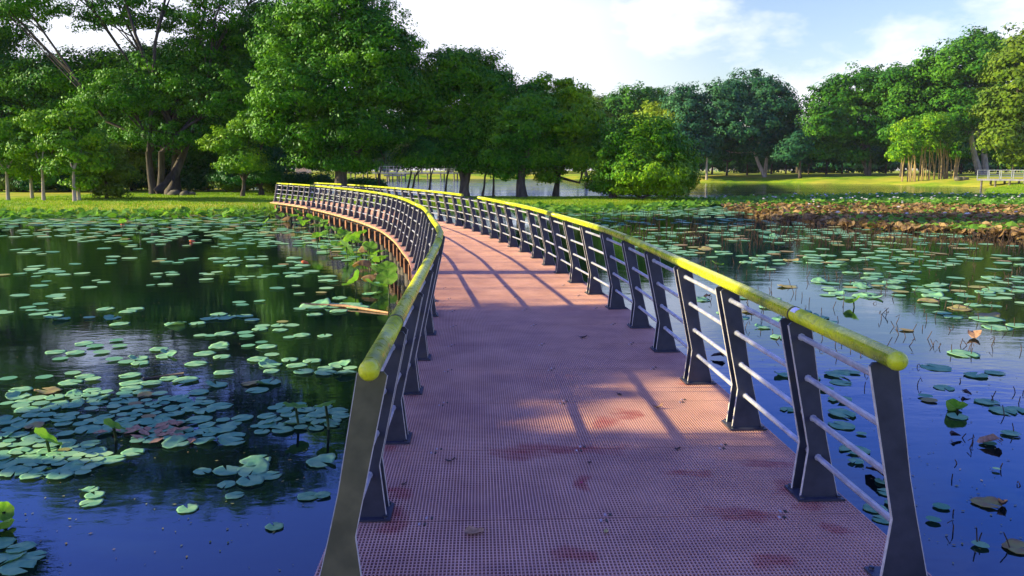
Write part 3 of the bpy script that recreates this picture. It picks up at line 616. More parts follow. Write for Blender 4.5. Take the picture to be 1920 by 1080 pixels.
for i, (px, zc, lb) in enumerate(us):
    p = P(px, 350, zc); z = float(ground_z([p[0]], [p[1]])[0]); src = bd if i % 3 else bo
    if i == 0: o = bo; o.location = (p[0], p[1], z)
    elif i == 1: o = bd; o.location = (p[0], p[1], z)
    else: o = copy_tree(src, (p[0], p[1], z), i * 1.3, (1, 1, [1, 1, .8, 1.1, 1.3, 1.2, 1, 1.3, 1.3, .8, .9, .7][i]))
    tag(o, lb, 'shrub', 'understory shrubs on the left bank')

rg = np.random.default_rng(64)
for i, px in enumerate(list(range(-40, 500, 42))):
    zc = 74 + rg.uniform(-3, 3); p = P(px, 350, zc); z = float(ground_z([p[0]], [p[1]])[0])
    tag(copy_tree(bd if i % 4 else bo, (p[0], p[1], z), i * 2.1, (1.2, 1, rg.uniform(1.6, 2.3))), 'tall dark shrub in the back row under the left trees', 'shrub', 'back row shrubs on the left bank')

# off to the left of the view: the trees that shade the near deck
def tree_w(name, label, base, blobs, leafm, barkm, r0, fork, seed, cat='tree', group=None, nt=1, sub=3, lean=(0, 0), **kw):
    rg = np.random.default_rng(seed); gz = float(ground_z([base[0]], [base[1]])[0]); root = empty(name, (base[0], base[1], gz))
    bl = [(np.array(c) - [base[0], base[1], gz], r, k) for c, r, k in blobs]
    link('crown', crown_mesh('crown', bl, leafm, rg=rg, **kw), root); mb = MB(); branches(mb, (0, 0, 0), bl, r0, fork, rg, nt=nt, sub=sub, lean=lean); mb.obj('trunk', barkm, root)
    tag(root, label, cat, group); return root
K = math.tan(SUN_EL)
def shade(x, y, xd, rx, ry, rz, k=1.6): return ((x, y, (xd - x) * K), (rx, ry, rz), k)
tree_w('shade_tree', 'thick trunked tree on the near left shore shading the deck', (-15.5, 7.5, 0),
       [shade(-16, 1.15, 0.2, 3, 2.9, 2.0, 1.15), shade(-18, -2.5, 0.2, 3, 2.6, 2.2), shade(-15, 7.25, .6, 2.6, 1.25, 2.4, 2.6), shade(-17, 7.2, -2.4, 2.2, 1.1, 1.8, 2), shade(-15.5, 5.1, -1.9, 1.6, .9, .5, 2), shade(-17, 2.0, -2.6, 2.2, 2.3, 1.8, 2), shade(-17, 7.2, 3.4, 2.5, 1.4, 1.6, 1.6), shade(-16, 1.9, 3.2, 2.5, 1.9, 1.6, .8)],
       M['leaf_mid'], M['bark_grey'], 0.5, 3.0, 31, leaf=0.24, cr=0.6, dens=1.5)

tree_w('tall_trunk_tree', 'high crowned straight trunk on the left shore beside the lit deck', (-13.5, 12.1, 0),
       [((-13.5, 12.1, 14.5), (3, 1.6, 1.6), 1.0), ((-14, 12.6, 16), (2.5, 1.4, 1.4), 1.0)], M['leaf_mid'], M['bark_grey'], 0.26, 13.0, 35, leaf=0.24, cr=0.6)
tree_w('tall_tree', 'very tall tree beyond the left edge with foliage at the top left corner', (-31, 33.5, 0),
       [((-27, 34, 17), (5, 4, 3.2), .8), ((-30, 33, 21), (5, 4, 3.4), .8), ((-25.2, 34.5, 21.5), (3.2, 3, 2.6), .7), ((-32, 35, 14), (3.5, 3, 2.4), .8)], M['leaf_mid'], M['bark_dark'], 0.4, 8.0, 36, leaf=0.24, cr=0.8, lpc=80)
# ------------------------------------------------------------ far trees
def far_tree(name, label, bpx, zc, blobs, lm, bm, r0, fork, seed, nt=1, **kw):
    kw.setdefault('leaf', 0.55); kw.setdefault('cr', 1.5); kw.setdefault('lpc', 45); kw.setdefault('dens', 1.3)
    return tree(name, label, 'tree', bpx, zc, blobs, lm, bm, r0, fork, seed, nt=nt, **kw)
far_tree('rain_tree', 'broad blue green domed tree standing alone mid way along the far lawn', (1432, 327), 152,
         [(1400, 180, 60, 42), (1350, 210, 45, 50), (1450, 195, 42, 42), (1390, 240, 75, 40), (1340, 280, 30, 26), (1465, 285, 26, 24, .8), (1350, 265, 36, 32), (1465, 230, 28, 40), (1420, 275, 40, 24, .8)], M['leaf_blue'], M['bark_pale'], 0.55, 5, 51, nt=2)
far_tree('rain_tree', 'wide green domed tree left of the two largest far trees', (1625, 331), 147,
         [(1610, 175, 60, 42), (1560, 200, 45, 45), (1660, 190, 42, 42), (1540, 240, 34, 40), (1600, 240, 75, 42), (1560, 275, 40, 26), (1535, 285, 26, 24), (1600, 290, 30, 16, .8), (1660, 250, 40, 42), (1690, 200, 28, 40), (1640, 150, 30, 18)], M['leaf_far'], M['bark_grey'], 0.5, 5, 52, nt=3)
far_tree('rain_tree', 'largest domed far tree with pale forked trunk by the boardwalk', (1838, 333), 140,
         [(1810, 130, 80, 50), (1750, 160, 50, 50), (1860, 120, 45, 40), (1735, 200, 36, 40), (1800, 210, 80, 50), (1770, 250, 50, 34), (1850, 220, 50, 60), (1860, 275, 26, 26, .8), (1720, 160, 30, 40), (1830, 90, 50, 26)], M['leaf_far'], M['bark_pale'], 0.8, 7, 53, nt=2)
far_tree('broadleaf_tree', 'green tree filling the gap between the wide domed tree and the largest domed tree', (1690, 331), 140,
         [(1690, 155, 40, 30), (1700, 200, 40, 40), (1690, 250, 40, 34), (1720, 290, 30, 20)], M['leaf_far'], M['bark_dark'], 0.35, 5, 57)
far_tree('broadleaf_tree', 'low dark tree in the sky gap left of the wide domed tree', (1500, 329), 145,
         [(1495, 275, 30, 24), (1515, 250, 20, 20, .7), (1480, 290, 26, 18)], M['leaf_blue'], M['bark_dark'], 0.3, 4, 58)
far_tree('rain_tree', 'yellowish far tree cut off by the right edge of the view', (1955, 340), 112,
         [(1900, 130, 40, 40), (1950, 110, 70, 60), (1890, 200, 42, 50), (1950, 210, 70, 60), (1880, 260, 38, 34), (1930, 290, 50, 26)], M['leaf_olive'], M['bark_grey'], 0.5, 5, 54)
far_tree('broadleaf_tree', 'small light green tree on the bank between the two widest far trees', (1706, 333), 136,
         [(1700, 250, 24, 22), (1715, 275, 30, 20), (1690, 290, 20, 18)], M['leaf_bright'], M['bark_pale'], 0.2, 4, 55, leaf=0.45, cr=0.9)
far_tree('broadleaf_tree', 'slender pale trunked tree at the left foot of the blue green domed tree', (1325, 328), 148,
         [(1330, 265, 24, 24), (1320, 285, 18, 14)], M['leaf_blue'], M['bark_pale'], 0.22, 5, 56, leaf=0.45, cr=0.9)
# ridge behind the round tree
rl = ['hazy green tree left most on the far ridge', 'far ridge tree above the round bush tree', 'yellow tinted far tree behind the round bush tree', 'far dark tree just left of the blue green domed tree', 'small far tree at the left foot of the ridge', 'thin far tree in the sky gap right of the blue green domed tree']
for i, (bp_, zc, bl, lm) in enumerate([((1130, 328), 175, [(1120, 210, 50, 30), (1150, 240, 50, 40), (1100, 260, 40, 40)], M['leaf_olive']), ((1210, 328), 170, [(1190, 195, 55, 28), (1230, 200, 40, 30), (1210, 240, 60, 45), (1170, 260, 50, 40)], M['leaf_far']),
        ((1250, 328), 155, [(1225, 215, 30, 20), (1260, 240, 36, 40), (1230, 270, 50, 40)], M['leaf_yellow']), ((1290, 328), 150, [(1280, 190, 36, 28), (1290, 230, 34, 40), (1270, 280, 45, 40), (1310, 270, 24, 50)], M['leaf_blue']),
        ((1100, 328), 190, [(1090, 280, 50, 35), (1060, 290, 40, 30)], M['leaf_olive']), ((1495, 328), 190, [(1490, 245, 18, 26, .6), (1500, 285, 26, 30), (1478, 275, 20, 28)], M['leaf_blue'])]):
    far_tree('ridge_tree', rl[i], bp_, zc, bl, lm, M['bark_dark'], 0.4, 5, 70 + i)
# dark woodland behind the far trees: copies of two trees
def proto(name, lm, seed, h=11, w_=5, bm=None):
    rg = np.random.default_rng(seed); root = empty(name)
    bl = [((rg.uniform(-.5, .5) * w_, rg.uniform(-.5, .5) * w_, h * rg.uniform(.3, .85)), (w_ * rg.uniform(.4, .6), w_ * .5, h * rg.uniform(.13, .2)), 1.1) for _ in range(8)]
    link('crown', crown_mesh('crown', bl, lm, cr=1.4, leaf=0.6, lpc=40, rg=rg), root); mb = MB(); branches(mb, (0, 0, 0), bl, 0.22, h * .25, rg, sub=1); mb.obj('trunk', bm or M['bark_dark'], root); return root
pd_, pb_, py_ = proto('woodland_tree', M['leaf_dark'], 81), proto('woodland_tree', M['leaf_blue'], 82), proto('woodland_tree', M['leaf_olive'], 83)
spots = []
rg = np.random.default_rng(5)
for i in range(17): spots.append((1330 + i * 36 + rg.uniform(-8, 8), rg.uniform(158, 178), rg.uniform(.85, 1.15) * (0.72 if 1450 < 1330 + i * 36 < 1530 else 1.05), [pd_, pb_][i % 2], 'dark tree deep in the wood behind the far right lawn', 'woodland trees behind the far lawn', -55))
for i in range(16): spots.append((500 + i * 42 + rg.uniform(-12, 12), rg.uniform(215, 235), rg.uniform(.9, 1.3), [py_, pb_, pd_][(i * 5) % 3], 'far tree beyond the grey lakeside bridge', 'trees beyond the distant bridge', -60))
for i in range(9): spots.append((-60 + i * 66 + rg.uniform(-12, 12), rg.uniform(86, 98), rg.uniform(.9, 1.2), [pd_, py_][i % 2], 'dark tree at the back of the left bank', 'back row trees of the left bank', 0))
used = set()
for px, zc, sc, src, lb, gr, _ in spots:
    p = P(px, 330, zc); z = float(ground_z([p[0]], [p[1]])[0])
    if src.name not in used:
        used.add(src.name); o = src; o.location = (p[0], p[1], z); o.scale = (sc,) * 3
    else: o = copy_tree(src, (p[0], p[1], z), rg.uniform(0, 6), sc)
    tag(o, lb, 'tree', gr)
# bamboo clump
rg = np.random.default_rng(33); bb = P(1752, 338, 124); bz = float(ground_z([bb[0]], [bb[1]])[0]); bam = empty('bamboo_clump', (bb[0], bb[1], bz)); blb = []
for px, py, rx, ry in [(1700, 280, 22, 28), (1735, 265, 30, 30), (1775, 270, 28, 30), (1755, 235, 30, 24), (1715, 245, 22, 24), (1795, 285, 16, 22)]:
    c = P(px, py, 124 + rg.uniform(-2, 2)) - [bb[0], bb[1], bz]; blb.append((c, (rx * .085, rx * .085, ry * .085), .9))
link('foliage', crown_mesh('foliage', blb, M['leaf_lime'], cr=1.0, leaf=0.5, lpc=40, rg=rg, asp=.3), bam)
for i in range(36):
    m = MB(); x, y = rg.uniform(-5.2, 4.0), rg.uniform(-1.2, 1.2); l = rg.uniform(-.8, .8); h = rg.uniform(4.0, 6.5)
    m.tube([(x, y, -.3), (x + l * .3, y, h * .5), (x + l * 1.2, y + .2, h)], [.09, .08, .04], 6); m.obj('cane', M['bamboo'], bam)
tag(bam, 'yellow bamboo clump with many golden canes on the far bank', 'bamboo')

# far wood: an unbroken mass of foliage closing the view behind everything
rg = np.random.default_rng(123); bl = []
for i in range(46):
    px = -700 + i * 62; zc = (205 if px > 1280 else 262) + rg.uniform(-6, 6); c = P(px, 318, zc)
    bl.append(((c[0], c[1], rg.uniform(3.5, 5.5)), (9.5, 5, rg.uniform(4.5, 7.0) * (0.7 if 1440 < px < 1530 else 1)), 1.0))
tag(link('far_wood', crown_mesh('far_wood', bl, M['leaf_blue'], cr=2.0, leaf=0.95, lpc=42, dens=1.1, rg=rg)), 'unbroken far off wood closing the view behind the lake', 'wood', kind='stuff')
# ------------------------------------------------------------ distant structures
def railing_bridge(name, label, a, b, zdeck, wid, nleg, rail_h=1.05, legs_to=-1.6, npost=None):
    a = np.array(a); b = np.array(b); d = b - a; Ln = np.linalg.norm(d); t = d / Ln; n = np.array([t[1], -t[0]]); rz = math.atan2(t[1], t[0])
    root = empty(name, (a[0], a[1], zdeck)); c = d / 2
    m = MB(); m.box((c[0], c[1], -.12), (Ln, wid, .24), rz); m.obj('deck', M['far_deck'], root)
    for k in range(nleg):
        for sg in (-1, 1):
            q = t * (Ln * (k + .3) / nleg) + n * sg * wid * .42; m = MB(); m.tube([(q[0], q[1], legs_to - zdeck), (q[0], q[1], -.24)], .14, 8); m.obj('leg', M['concrete'], root)
    np_ = npost or int(Ln / 1.6)
    for sg in (-1, 1):
        m = MB()
        for k in range(np_ + 1):
            q = t * (Ln * k / np_) + n * sg * (wid / 2 - .06); m.box((q[0], q[1], rail_h / 2), (.07, .07, rail_h), rz)
        q0 = n * sg * (wid / 2 - .06); q1 = q0 + d
        for z in (.3, .55, .8): m.tube([(q0[0], q0[1], z), (q1[0], q1[1], z)], .022, 5)
        m.tube([(q0[0], q0[1], rail_h), (q1[0], q1[1], rail_h)], .05, 6); m.obj('railing', M['far_steel'], root)
    tag(root, label, 'bridge'); return root
a = P(655, 330, 172)[:2]; b = P(872, 330, 165)[:2]
railing_bridge('lakeside_bridge', 'distant grey railed boardwalk seen between the trunks across the channel', a, b, 1.05, 2.6, 9, 1.3)
a = P(722, 334, 160)[:2]; b = P(760, 334, 160)[:2]
railing_bridge('viewing_platform', 'dark low platform standing out in front of the distant grey boardwalk', a, b, 0.55, 3.0, 2, 1.1)
a = P(1842, 335, 106)[:2]; b = P(2010, 335, 96)[:2]
railing_bridge('boardwalk', 'pale railed boardwalk on stilts at the right edge of the lake', a, b, 0.42, 2.4, 6, 1.15)
# pavilion
p = P(566, 312, 215); z = float(ground_z([p[0]], [p[1]])[0]); pv = empty('pavilion', (p[0], p[1], z))
m = MB()
for sx in (-2, 2):
    for sy in (-1.5, 1.5): m.box((sx, sy, 1.4), (.3, .3, 2.8))
m.box((0, 0, .2), (4.6, 3.6, .4)); m.box((0, 1.5, 1.4), (3.7, .15, 2.8)); m.obj('wall', M['wall'], pv)
m = MB(); m.add([(-3, -2.4, 2.82), (3, -2.4, 2.82), (3, 2.4, 2.82), (-3, 2.4, 2.82), (-1, 0, 4.3), (1, 0, 4.3)], [(0, 1, 5, 4), (1, 2, 5), (2, 3, 4, 5), (3, 0, 4), (3, 2, 1, 0)]); m.obj('roof', M['roof'], pv)
tag(pv, 'small orange roofed pavilion far behind the end of the footbridge', 'pavilion')
# rocks on left lawn and far bank
for i, (px, py, zc, s_, lb) in enumerate([(342, 358, 60, .9, 'grey mossy rock heap beside the huge tree trunk'), (1448, 342, 128, 1.2, 'pale rock pile on the far bank left of the lit lawn'), (1478, 336, 134, .9, 'small rock on the far lawn edge'), (1805, 348, 118, 1.2, 'rock on far bank right of the bamboo')]):
    p = P(px, py, zc); z = float(ground_z([p[0]], [p[1]])[0]); r = np.random.default_rng(i); m = MB()
    for k in range(4): m.ball((r.uniform(-.8, .8) * s_, r.uniform(-.3, .3), .1), s_ * r.uniform(.3, .55), 9, 6, (1.2, 1, .7))
    V = m.v
    for j in range(len(V)): V[j] = V[j] + r.normal(size=V[j].shape) * .03 * s_
    o = m.obj('rock', M['rock']); o.location = (p[0], p[1], z); tag(o, lb, 'rock')

# ------------------------------------------------------------ lily pads
def pad_mesh(seed, m, thick=0.004, curl=0.0):
    rg = np.random.default_rng(seed); n = 26; mb = MB(); notch = rg.uniform(.10, .22); rings = [.45, .8, 1.0]; V = [(0, 0, .0)]
    ph = rg.uniform(0, 6, 4); wav = rg.uniform(.02, .05)
    for j, rr in enumerate(rings):
        for k in range(n):
            a = notch + (2 * math.pi - 2 * notch) * k / (n - 1)
            r = rr * (1 + wav * math.sin(5 * a + ph[0]) + .03 * math.sin(11 * a + ph[1]) * (j == 2))
            z = (0.02 * math.sin(3 * a + ph[2]) + .012 * math.sin(7 * a + ph[3])) * rr * (1 + curl * 4) + (curl * max(0, math.cos(a - ph[0])) ** 2 * rr ** 3 if curl else 0) + (.02 if j == 2 else 0)
            V.append((r * math.cos(a), r * math.sin(a) * .94, max(z, -.005)))
    F_ = [(0, 1 + k, 2 + k) for k in range(n - 1)]
    for j in range(2): F_ += [(1 + j * n + k, 1 + (j + 1) * n + k, 2 + (j + 1) * n + k, 2 + j * n + k) for k in range(n - 1)]
    mb.add(V, F_, True); nb = len(V)
    low = [(x, y, z - .022) for x, y, z in V[1 + 2 * n:1 + 3 * n]]; b0 = mb.n; mb.add(low, []); 
    mb.f += [(1 + 2 * n + k, b0 + k, b0 + k + 1, 2 + 2 * n + k) for k in range(n - 1)]; mb.sm += [False] * (n - 1)
    return mb.mesh('lily_pad', m)
PM = [pad_mesh(i, M['pad']) for i in range(7)] + [pad_mesh(10 + i, M['pad'], curl=.35) for i in range(2)]
PO = [pad_mesh(20 + i, M['pad_old'], curl=.2) for i in range(3)]
rg = np.random.default_rng(99); pads = []
def inpoly(x, y, pl):
    ins = False; n = len(pl)
    for i in range(n):
        (x0, y0), (x1, y1) = pl[i], pl[(i + 1) % n]
        if (y0 > y) != (y1 > y) and x < (x1 - x0) * (y - y0) / (y1 - y0) + x0: ins = not ins
    return ins
def on_bridge(x, y, mrg=1.45): return np.min((cl[:, 0] - x) ** 2 + (cl[:, 1] - y) ** 2) < mrg ** 2
def scatter(n, poly, rlo, rhi, clus=0, spread=(40, 7), old=.03, zone='', gap=.8):
    xs = [q[0] for q in poly]; ys = [q[1] for q in poly]; cen = []
    while clus and len(cen) < clus:
        x, y = rg.uniform(min(xs), max(xs)), rg.uniform(min(ys), max(ys))
        if inpoly(x, y, poly): cen.append((x, y))
    k = tries = 0
    while k < n and tries < n * 30:
        tries += 1
        if clus: c = cen[rg.integers(len(cen))]; x, y = c[0] + rg.normal() * spread[0], c[1] + rg.normal() * spread[1]
        else: x, y = rg.uniform(min(xs), max(xs)), rg.uniform(min(ys), max(ys))
        if not inpoly(x, y, poly): continue
        g = G(x, y); r = rg.uniform(rlo, rhi)
        if on_bridge(g[0], g[1]): continue
        if any((g[0] - p[0]) ** 2 + (g[1] - p[1]) ** 2 < (gap * (r + p[2])) ** 2 for p in pads): continue
        pads.append((g[0], g[1], r, rg.random() < old, zone)); k += 1
LZ, RZ = 'left', 'right'
def one(px, py, wpx, zone, old=False): g = G(px, py); pads.append((g[0], g[1], wpx / 2 / F * math.hypot(g[1], EYE - WAT), old, zone))
for q in [(352, 955, 40), (515, 989, 34), (578, 932, 40), (605, 931, 30), (440, 930, 34), (470, 905, 50), (425, 910, 34), (505, 893, 46), (475, 882, 60), (480, 866, 56), (425, 884, 50), (380, 886, 34), (602, 868, 56), (250, 850, 42), (170, 832, 36), (168, 920, 34), (178, 932, 36), (172, 944, 40),
          (385, 772, 40), (455, 786, 40), (590, 575, 60), (625, 574, 50), (655, 572, 50), (672, 577, 44), (700, 552, 34), (690, 553, 24), (15, 1050, 60), (40, 1030, 46), (34, 1068, 60), (62, 1048, 44), (0, 1022, 50)]: one(*q, LZ)
for q in [(1655, 667, 66), (1570, 704, 56), (1755, 690, 62), (1807, 665, 66), (1830, 705, 50), (1865, 700, 40), (1470, 705, 42), (1770, 728, 44), (1850, 755, 50), (1880, 772, 54), (1905, 770, 46), (1790, 768, 30), (1852, 833, 34), (1868, 883, 16), (1477, 769, 34), (1605, 868, 34), (1765, 952, 34), (1750, 978, 30), (1838, 1025, 34), (1910, 1030, 60),
          (1665, 925, 44), (1682, 948, 50), (1640, 955, 50), (1655, 905, 34), (1655, 975, 44), (1600, 700, 30), (1735, 745, 30), (1615, 815, 22), (1870, 615, 60), (1910, 612, 50), (1850, 600, 70), (1800, 580, 50), (1685, 555, 30), (1740, 566, 44), (1700, 620, 30)]: one(q[0], q[1], q[2] * .86, RZ, rg.random() < .12)
scatter(60, [(0, 880), (0, 830), (170, 830), (230, 860), (170, 890), (60, 900)], .05, .13, zone=LZ, gap=.70)
scatter(115, [(0, 740), (420, 735), (520, 790), (480, 840), (300, 835), (0, 830)], .05, .13, 30, (34, 8), zone=LZ, gap=.74)
scatter(34, [(520, 760), (650, 765), (640, 800), (520, 815), (480, 800)], .065, .115, zone=LZ, gap=.70)
scatter(70, [(0, 600), (600, 600), (680, 700), (640, 740), (0, 740)], .085, .15, 22, (34, 5), zone=LZ)
scatter(70, [(0, 500), (720, 520), (700, 610), (0, 610)], .09, .17, 24, (32, 4), zone=LZ)
scatter(110, [(0, 440), (620, 445), (700, 520), (0, 520)], .12, .22, 24, (36, 4), zone=LZ)
scatter(150, [(0, 406), (520, 402), (620, 430), (650, 452), (0, 452)], .13, .26, 30, (50, 4), zone=LZ, old=.15)
scatter(230, [(0, 404), (480, 402), (560, 412), (500, 422), (0, 425)], .15, .30, zone=LZ, old=.25, gap=.7)
scatter(60, [(0, 424), (480, 420), (620, 440), (400, 445), (0, 445)], .15, .26, zone=LZ, old=.2, gap=.7)
scatter(40, [(560, 440), (640, 440), (720, 480), (700, 500), (600, 480)], .14, .24, zone=LZ, old=.1)
RB = [(1080, 392), (1500, 388), (1920, 425), (1920, 445), (1300, 450), (1130, 430)]
scatter(340, RB, .15, .30, zone=RZ, old=.18, gap=.7)
scatter(230, [(1000, 392), (1440, 386), (1460, 402), (1060, 405)], .15, .32, zone=RZ, old=.05, gap=.65)
scatter(170, [(1130, 435), (1920, 440), (1920, 520), (1500, 500), (1220, 480)], .13, .25, 60, (60, 5), zone=RZ, old=.12)
scatter(70, [(1400, 500), (1920, 520), (1920, 610), (1560, 570), (1400, 540)], .12, .22, 20, (40, 5), zone=RZ, old=.12)
scatter(26, [(1270, 520), (1420, 540), (1560, 600), (1600, 650), (1450, 640), (1300, 570)], .10, .17, zone=RZ, old=.15)
scatter(8, [(1480, 680), (1560, 700), (1640, 780), (1640, 900), (1600, 900), (1500, 760)], .09, .15, zone=RZ, old=.1)
scatter(4, [(1650, 700), (1920, 720), (1920, 1000), (1780, 1040), (1740, 800)], .07, .13, zone=RZ, old=.25)
pads = [p for p in pads if ground_z([p[0]], [p[1]])[0] < WAT]
def vis(p): return p[2] / math.hypot(p[0], p[1])
pads.sort(key=vis, reverse=True)
def zone_label(p):
    d = p[1]; old = p[3]
    if p[4] == LZ:
        if old: return ['yellowing lily pad on the dark water close by on the left', 'yellowing lily pad on the left water towards the lawn'][d > 14]
        return 'teal lily pad on the near water left of the footbridge end post' if d < 9 else 'green lily pad on dark mid water left of the footbridge' if d < 16 else 'pale green lily pad on left water beside the bridge curve' if d < 26 else 'small bright lily pad near the left lawn'
    if old: return ['browned lily pad on blue water right of the railing', 'browned lily pad on the right water towards the lotus bed'][d > 14]
    return 'green lily pad on deep blue water right of the near railing' if d < 9 else 'pale lily pad on blue water right of the middle railing' if d < 16 else 'light lily pad among dead stalks on the right water' if d < 26 else 'small lily pad in front of the lotus bed'
cnt = 0; rest = {0: [], 1: []}
for i, p in enumerate(pads):
    me_ = (PO if p[3] else PM)[rg.integers(3 if p[3] else 9)]; rz = rg.uniform(0, 6.28)
    if cnt < 296:
        o = bpy.data.objects.new('lily_pad', me_); C.objects.link(o); o.location = (p[0], p[1], WAT + .006 + .003 * (i % 5)); o.rotation_euler = (rg.normal() * .015, rg.normal() * .015, rz); o.scale = (p[2],) * 3
        tag(o, zone_label(p), 'lily pad', 'lily pads left of the footbridge' if p[4] == LZ else 'lily pads right of the footbridge'); cnt += 1
    else: rest[int(p[3])].append((p, rz))
n = 12
for key, lst in rest.items():
    V = []
    for (p, rz) in lst:
        a = rz + .15 + (2 * math.pi - .3) * np.arange(n) / (n - 1); rr = p[2] * (1 + .05 * np.sin(5 * a))
        tilt = rg.normal() * .03
        ring = np.stack([p[0] + rr * np.cos(a), p[1] + rr * np.sin(a), np.full(n, WAT + .012 + rg.uniform(0, .015)) + tilt * np.cos(a) * p[2]], 1); ring[:, 2] = np.maximum(ring[:, 2], WAT + .004)
        V.append(ring)
    if V:
        o = link('lily_pads', npmesh('lily_pads', np.concatenate(V), n, M['pad_old'] if key else M['pad']))
        tag(o, ['distant carpet of small green lily pads on both sides of the lake', 'distant scatter of yellow brown lily pads on the lake'][key], 'lily pads', kind='stuff')

# ------------------------------------------------------------ lotus leaves on stems
def lotus_leaf(seed, m, r=1.0, cup=.28, tilt=.0):
    rg = np.random.default_rng(seed); n = 28; V = [(0, 0, 0)]; ph = rg.uniform(0, 6, 3)
    for rr in (.35, .7, 1.0):
        for k in range(n):
            a = 2 * math.pi * k / n; q = rr * (1 + .07 * math.sin(3 * a + ph[0])); z = cup * rr * rr * (1 + .5 * math.sin(2 * a + ph[1])) + .07 * rr ** 2 * math.sin(7 * a + ph[2])
            V.append((q * math.cos(a), q * math.sin(a), z))
    F_ = [(0, 1 + k, 1 + (k + 1) % n) for k in range(n)]
    for j in range(2): F_ += [(1 + j * n + k, 1 + (j + 1) * n + k, 1 + (j + 1) * n + (k + 1) % n, 1 + j * n + (k + 1) % n) for k in range(n)]
    mb = MB(); mb.add(V, F_, True); return mb.mesh('leaf_blade', m)
LM = [lotus_leaf(i, M['lotus'], cup=c) for i, c in enumerate((.1, .25, .4, -.2))]; LW = lotus_leaf(9, M['withered'], cup=-.5)
stm = MB(); stm.tube([(0, 0, -1), (.02, 0, -.5), (0, 0, 0)], .012, 6); STM = stm.mesh('stem', M['stem'])
def lotus(px, py, h, r, tiltx, tilty, label, group, k=0, withered=False):
    g = G(px, py); return lotus_w(g[0], g[1], h, r, tiltx, tilty, label, group, k, withered)
def lotus_w(x, y, h, r, tiltx, tilty, label, group, k=0, withered=False):
    root = empty('lotus_plant', (x, y, WAT)); b = link('leaf_blade', LW if withered else LM[k % 4], root); b.location = (0, 0, h); b.scale = (r,) * 3; b.rotation_euler = (tiltx, tilty, k * 1.7)
    s_ = link('stem', STM, root); s_.location = (0, 0, h); s_.scale = (1, 1, h + .2); tag(root, label, 'lotus plant', group); return root
lotus(556, 800, .20, .115, -.15, .15, 'single raised bright green lotus leaf on a stem left of the near end post', None, 0)
lotus(612, 805, .26, .10, .2, -.3, 'dark raised lotus leaf between the bright leaf and the end post', None, 3)
lotus(1600, 577, .10, .14, .5, .2, 'lone folded lotus leaf standing on blue water right of the railing', None, 2)
lotus(1794, 775, .05, .10, .7, -.5, 'torn upturned lotus leaf on blue water near the right edge', None, 2)
lotus(8, 980, .08, .07, .9, -.6, 'bright raised lotus leaf at the bottom left corner', None, 1)
lotus(-6, 1005, .08, .11, .3, -.5, 'dark raised lotus leaf at the left border below the bright one', None, 3)
lotus(215, 825, .12, .10, .5, .2, 'yellow green raised lotus leaf among teal pads on the left', None, 1)
lotus(90, 850, .12, .13, .6, .4, 'green tilted lotus leaf among teal pads at left', None, 1)
lotus(1345, 505, .12, .15, .3, .1, 'green lotus leaf poking up beside the right railing among pads', None, 1)
rg = np.random.default_rng(21); k = 0
for s_ in np.linspace(s_at(14.5, -1.6), SL - 1.5, 60):
    c, t, nn = cs(s_); v = -1.5 - abs(rg.normal()) * .45; p = c + nn * v
    lotus_w(p[0], p[1], rg.uniform(.12, .55), rg.uniform(.12, .24), rg.normal() * .35, rg.normal() * .35,
            'lotus plant crowding the outer edge of the bridge curve' if s_ < s_at(30) else 'lotus plant below the far end of the footbridge', 'lotus plants along the bridge curve', k, rg.random() < .12); k += 1
for px, py in [(485, 440), (500, 436), (595, 470), (612, 476), (650, 486), (660, 470), (230, 432), (255, 428), (262, 455), (240, 410), (330, 408), (450, 408), (180, 407), (120, 409), (60, 408), (665, 462), (640, 455), (690, 500)]:
    lotus(px, py, rg.uniform(.2, .45), rg.uniform(.14, .24), rg.normal() * .5, rg.normal() * .4, 'raised lotus leaf standing among the pads of the left water', 'raised lotus leaves on the left water', k); k += 1
# fallen red leaves on the water
for px, py, lb in [(571, 494, 'red orange leaf floating left of the bridge curve'), (230, 423, 'small red leaf near the left lawn'), (360, 454, 'orange leaf floating among pads in the left water')]:
    g = G(px, py); m = MB(); m.ball((0, 0, .03), .10, 12, 8, (1, .7, .45)); o = m.obj('floating_leaf', M['orange']); o.location = (g[0], g[1], WAT); o.rotation_euler = (.3, .3, .5); tag(o, lb, 'leaf')
a, b = G(566, 572), G(728, 588); m = MB(); m.tube([a + [0, 0, .02], (a * .5 + b * .5) + [0, .15, .03], b + [0, 0, .015]], [.02, .028, .015], 7)
tag(m.obj('floating_stick', M['brown_leaf']), 'long brown stick floating beside pads left of the handrail', 'stick')
a, b = G(268, 712), G(345, 703); m = MB(); m.tube([a + [0, 0, .01], b + [0, 0, .02]], [.01, .014], 6); tag(m.obj('floating_stick', M['bark_grey']), 'short grey stick floating in the middle of the left water', 'stick')
g = G(290, 812); m = MB()
r = np.random.default_rng(3)
for i in range(26):
    c = r.normal(size=3) * [.22, .10, .0] + [0, 0, .02]; an = r.uniform(0, 3); m.add([c + [math.cos(an) * .07, math.sin(an) * .07, r.uniform(0, .03)], c + [-math.sin(an) * .04, math.cos(an) * .04, .02], c - [math.cos(an) * .07, math.sin(an) * .07, 0], c + [math.sin(an) * .04, -math.cos(an) * .04, .01]], [(0, 1, 2, 3)])
o = m.obj('dead_leaf_raft', M['brown_leaf']); o.location = (g[0], g[1], WAT); tag(o, 'raft of dead brown leaves between teal pads on the left water', 'dead leaves', kind='stuff')
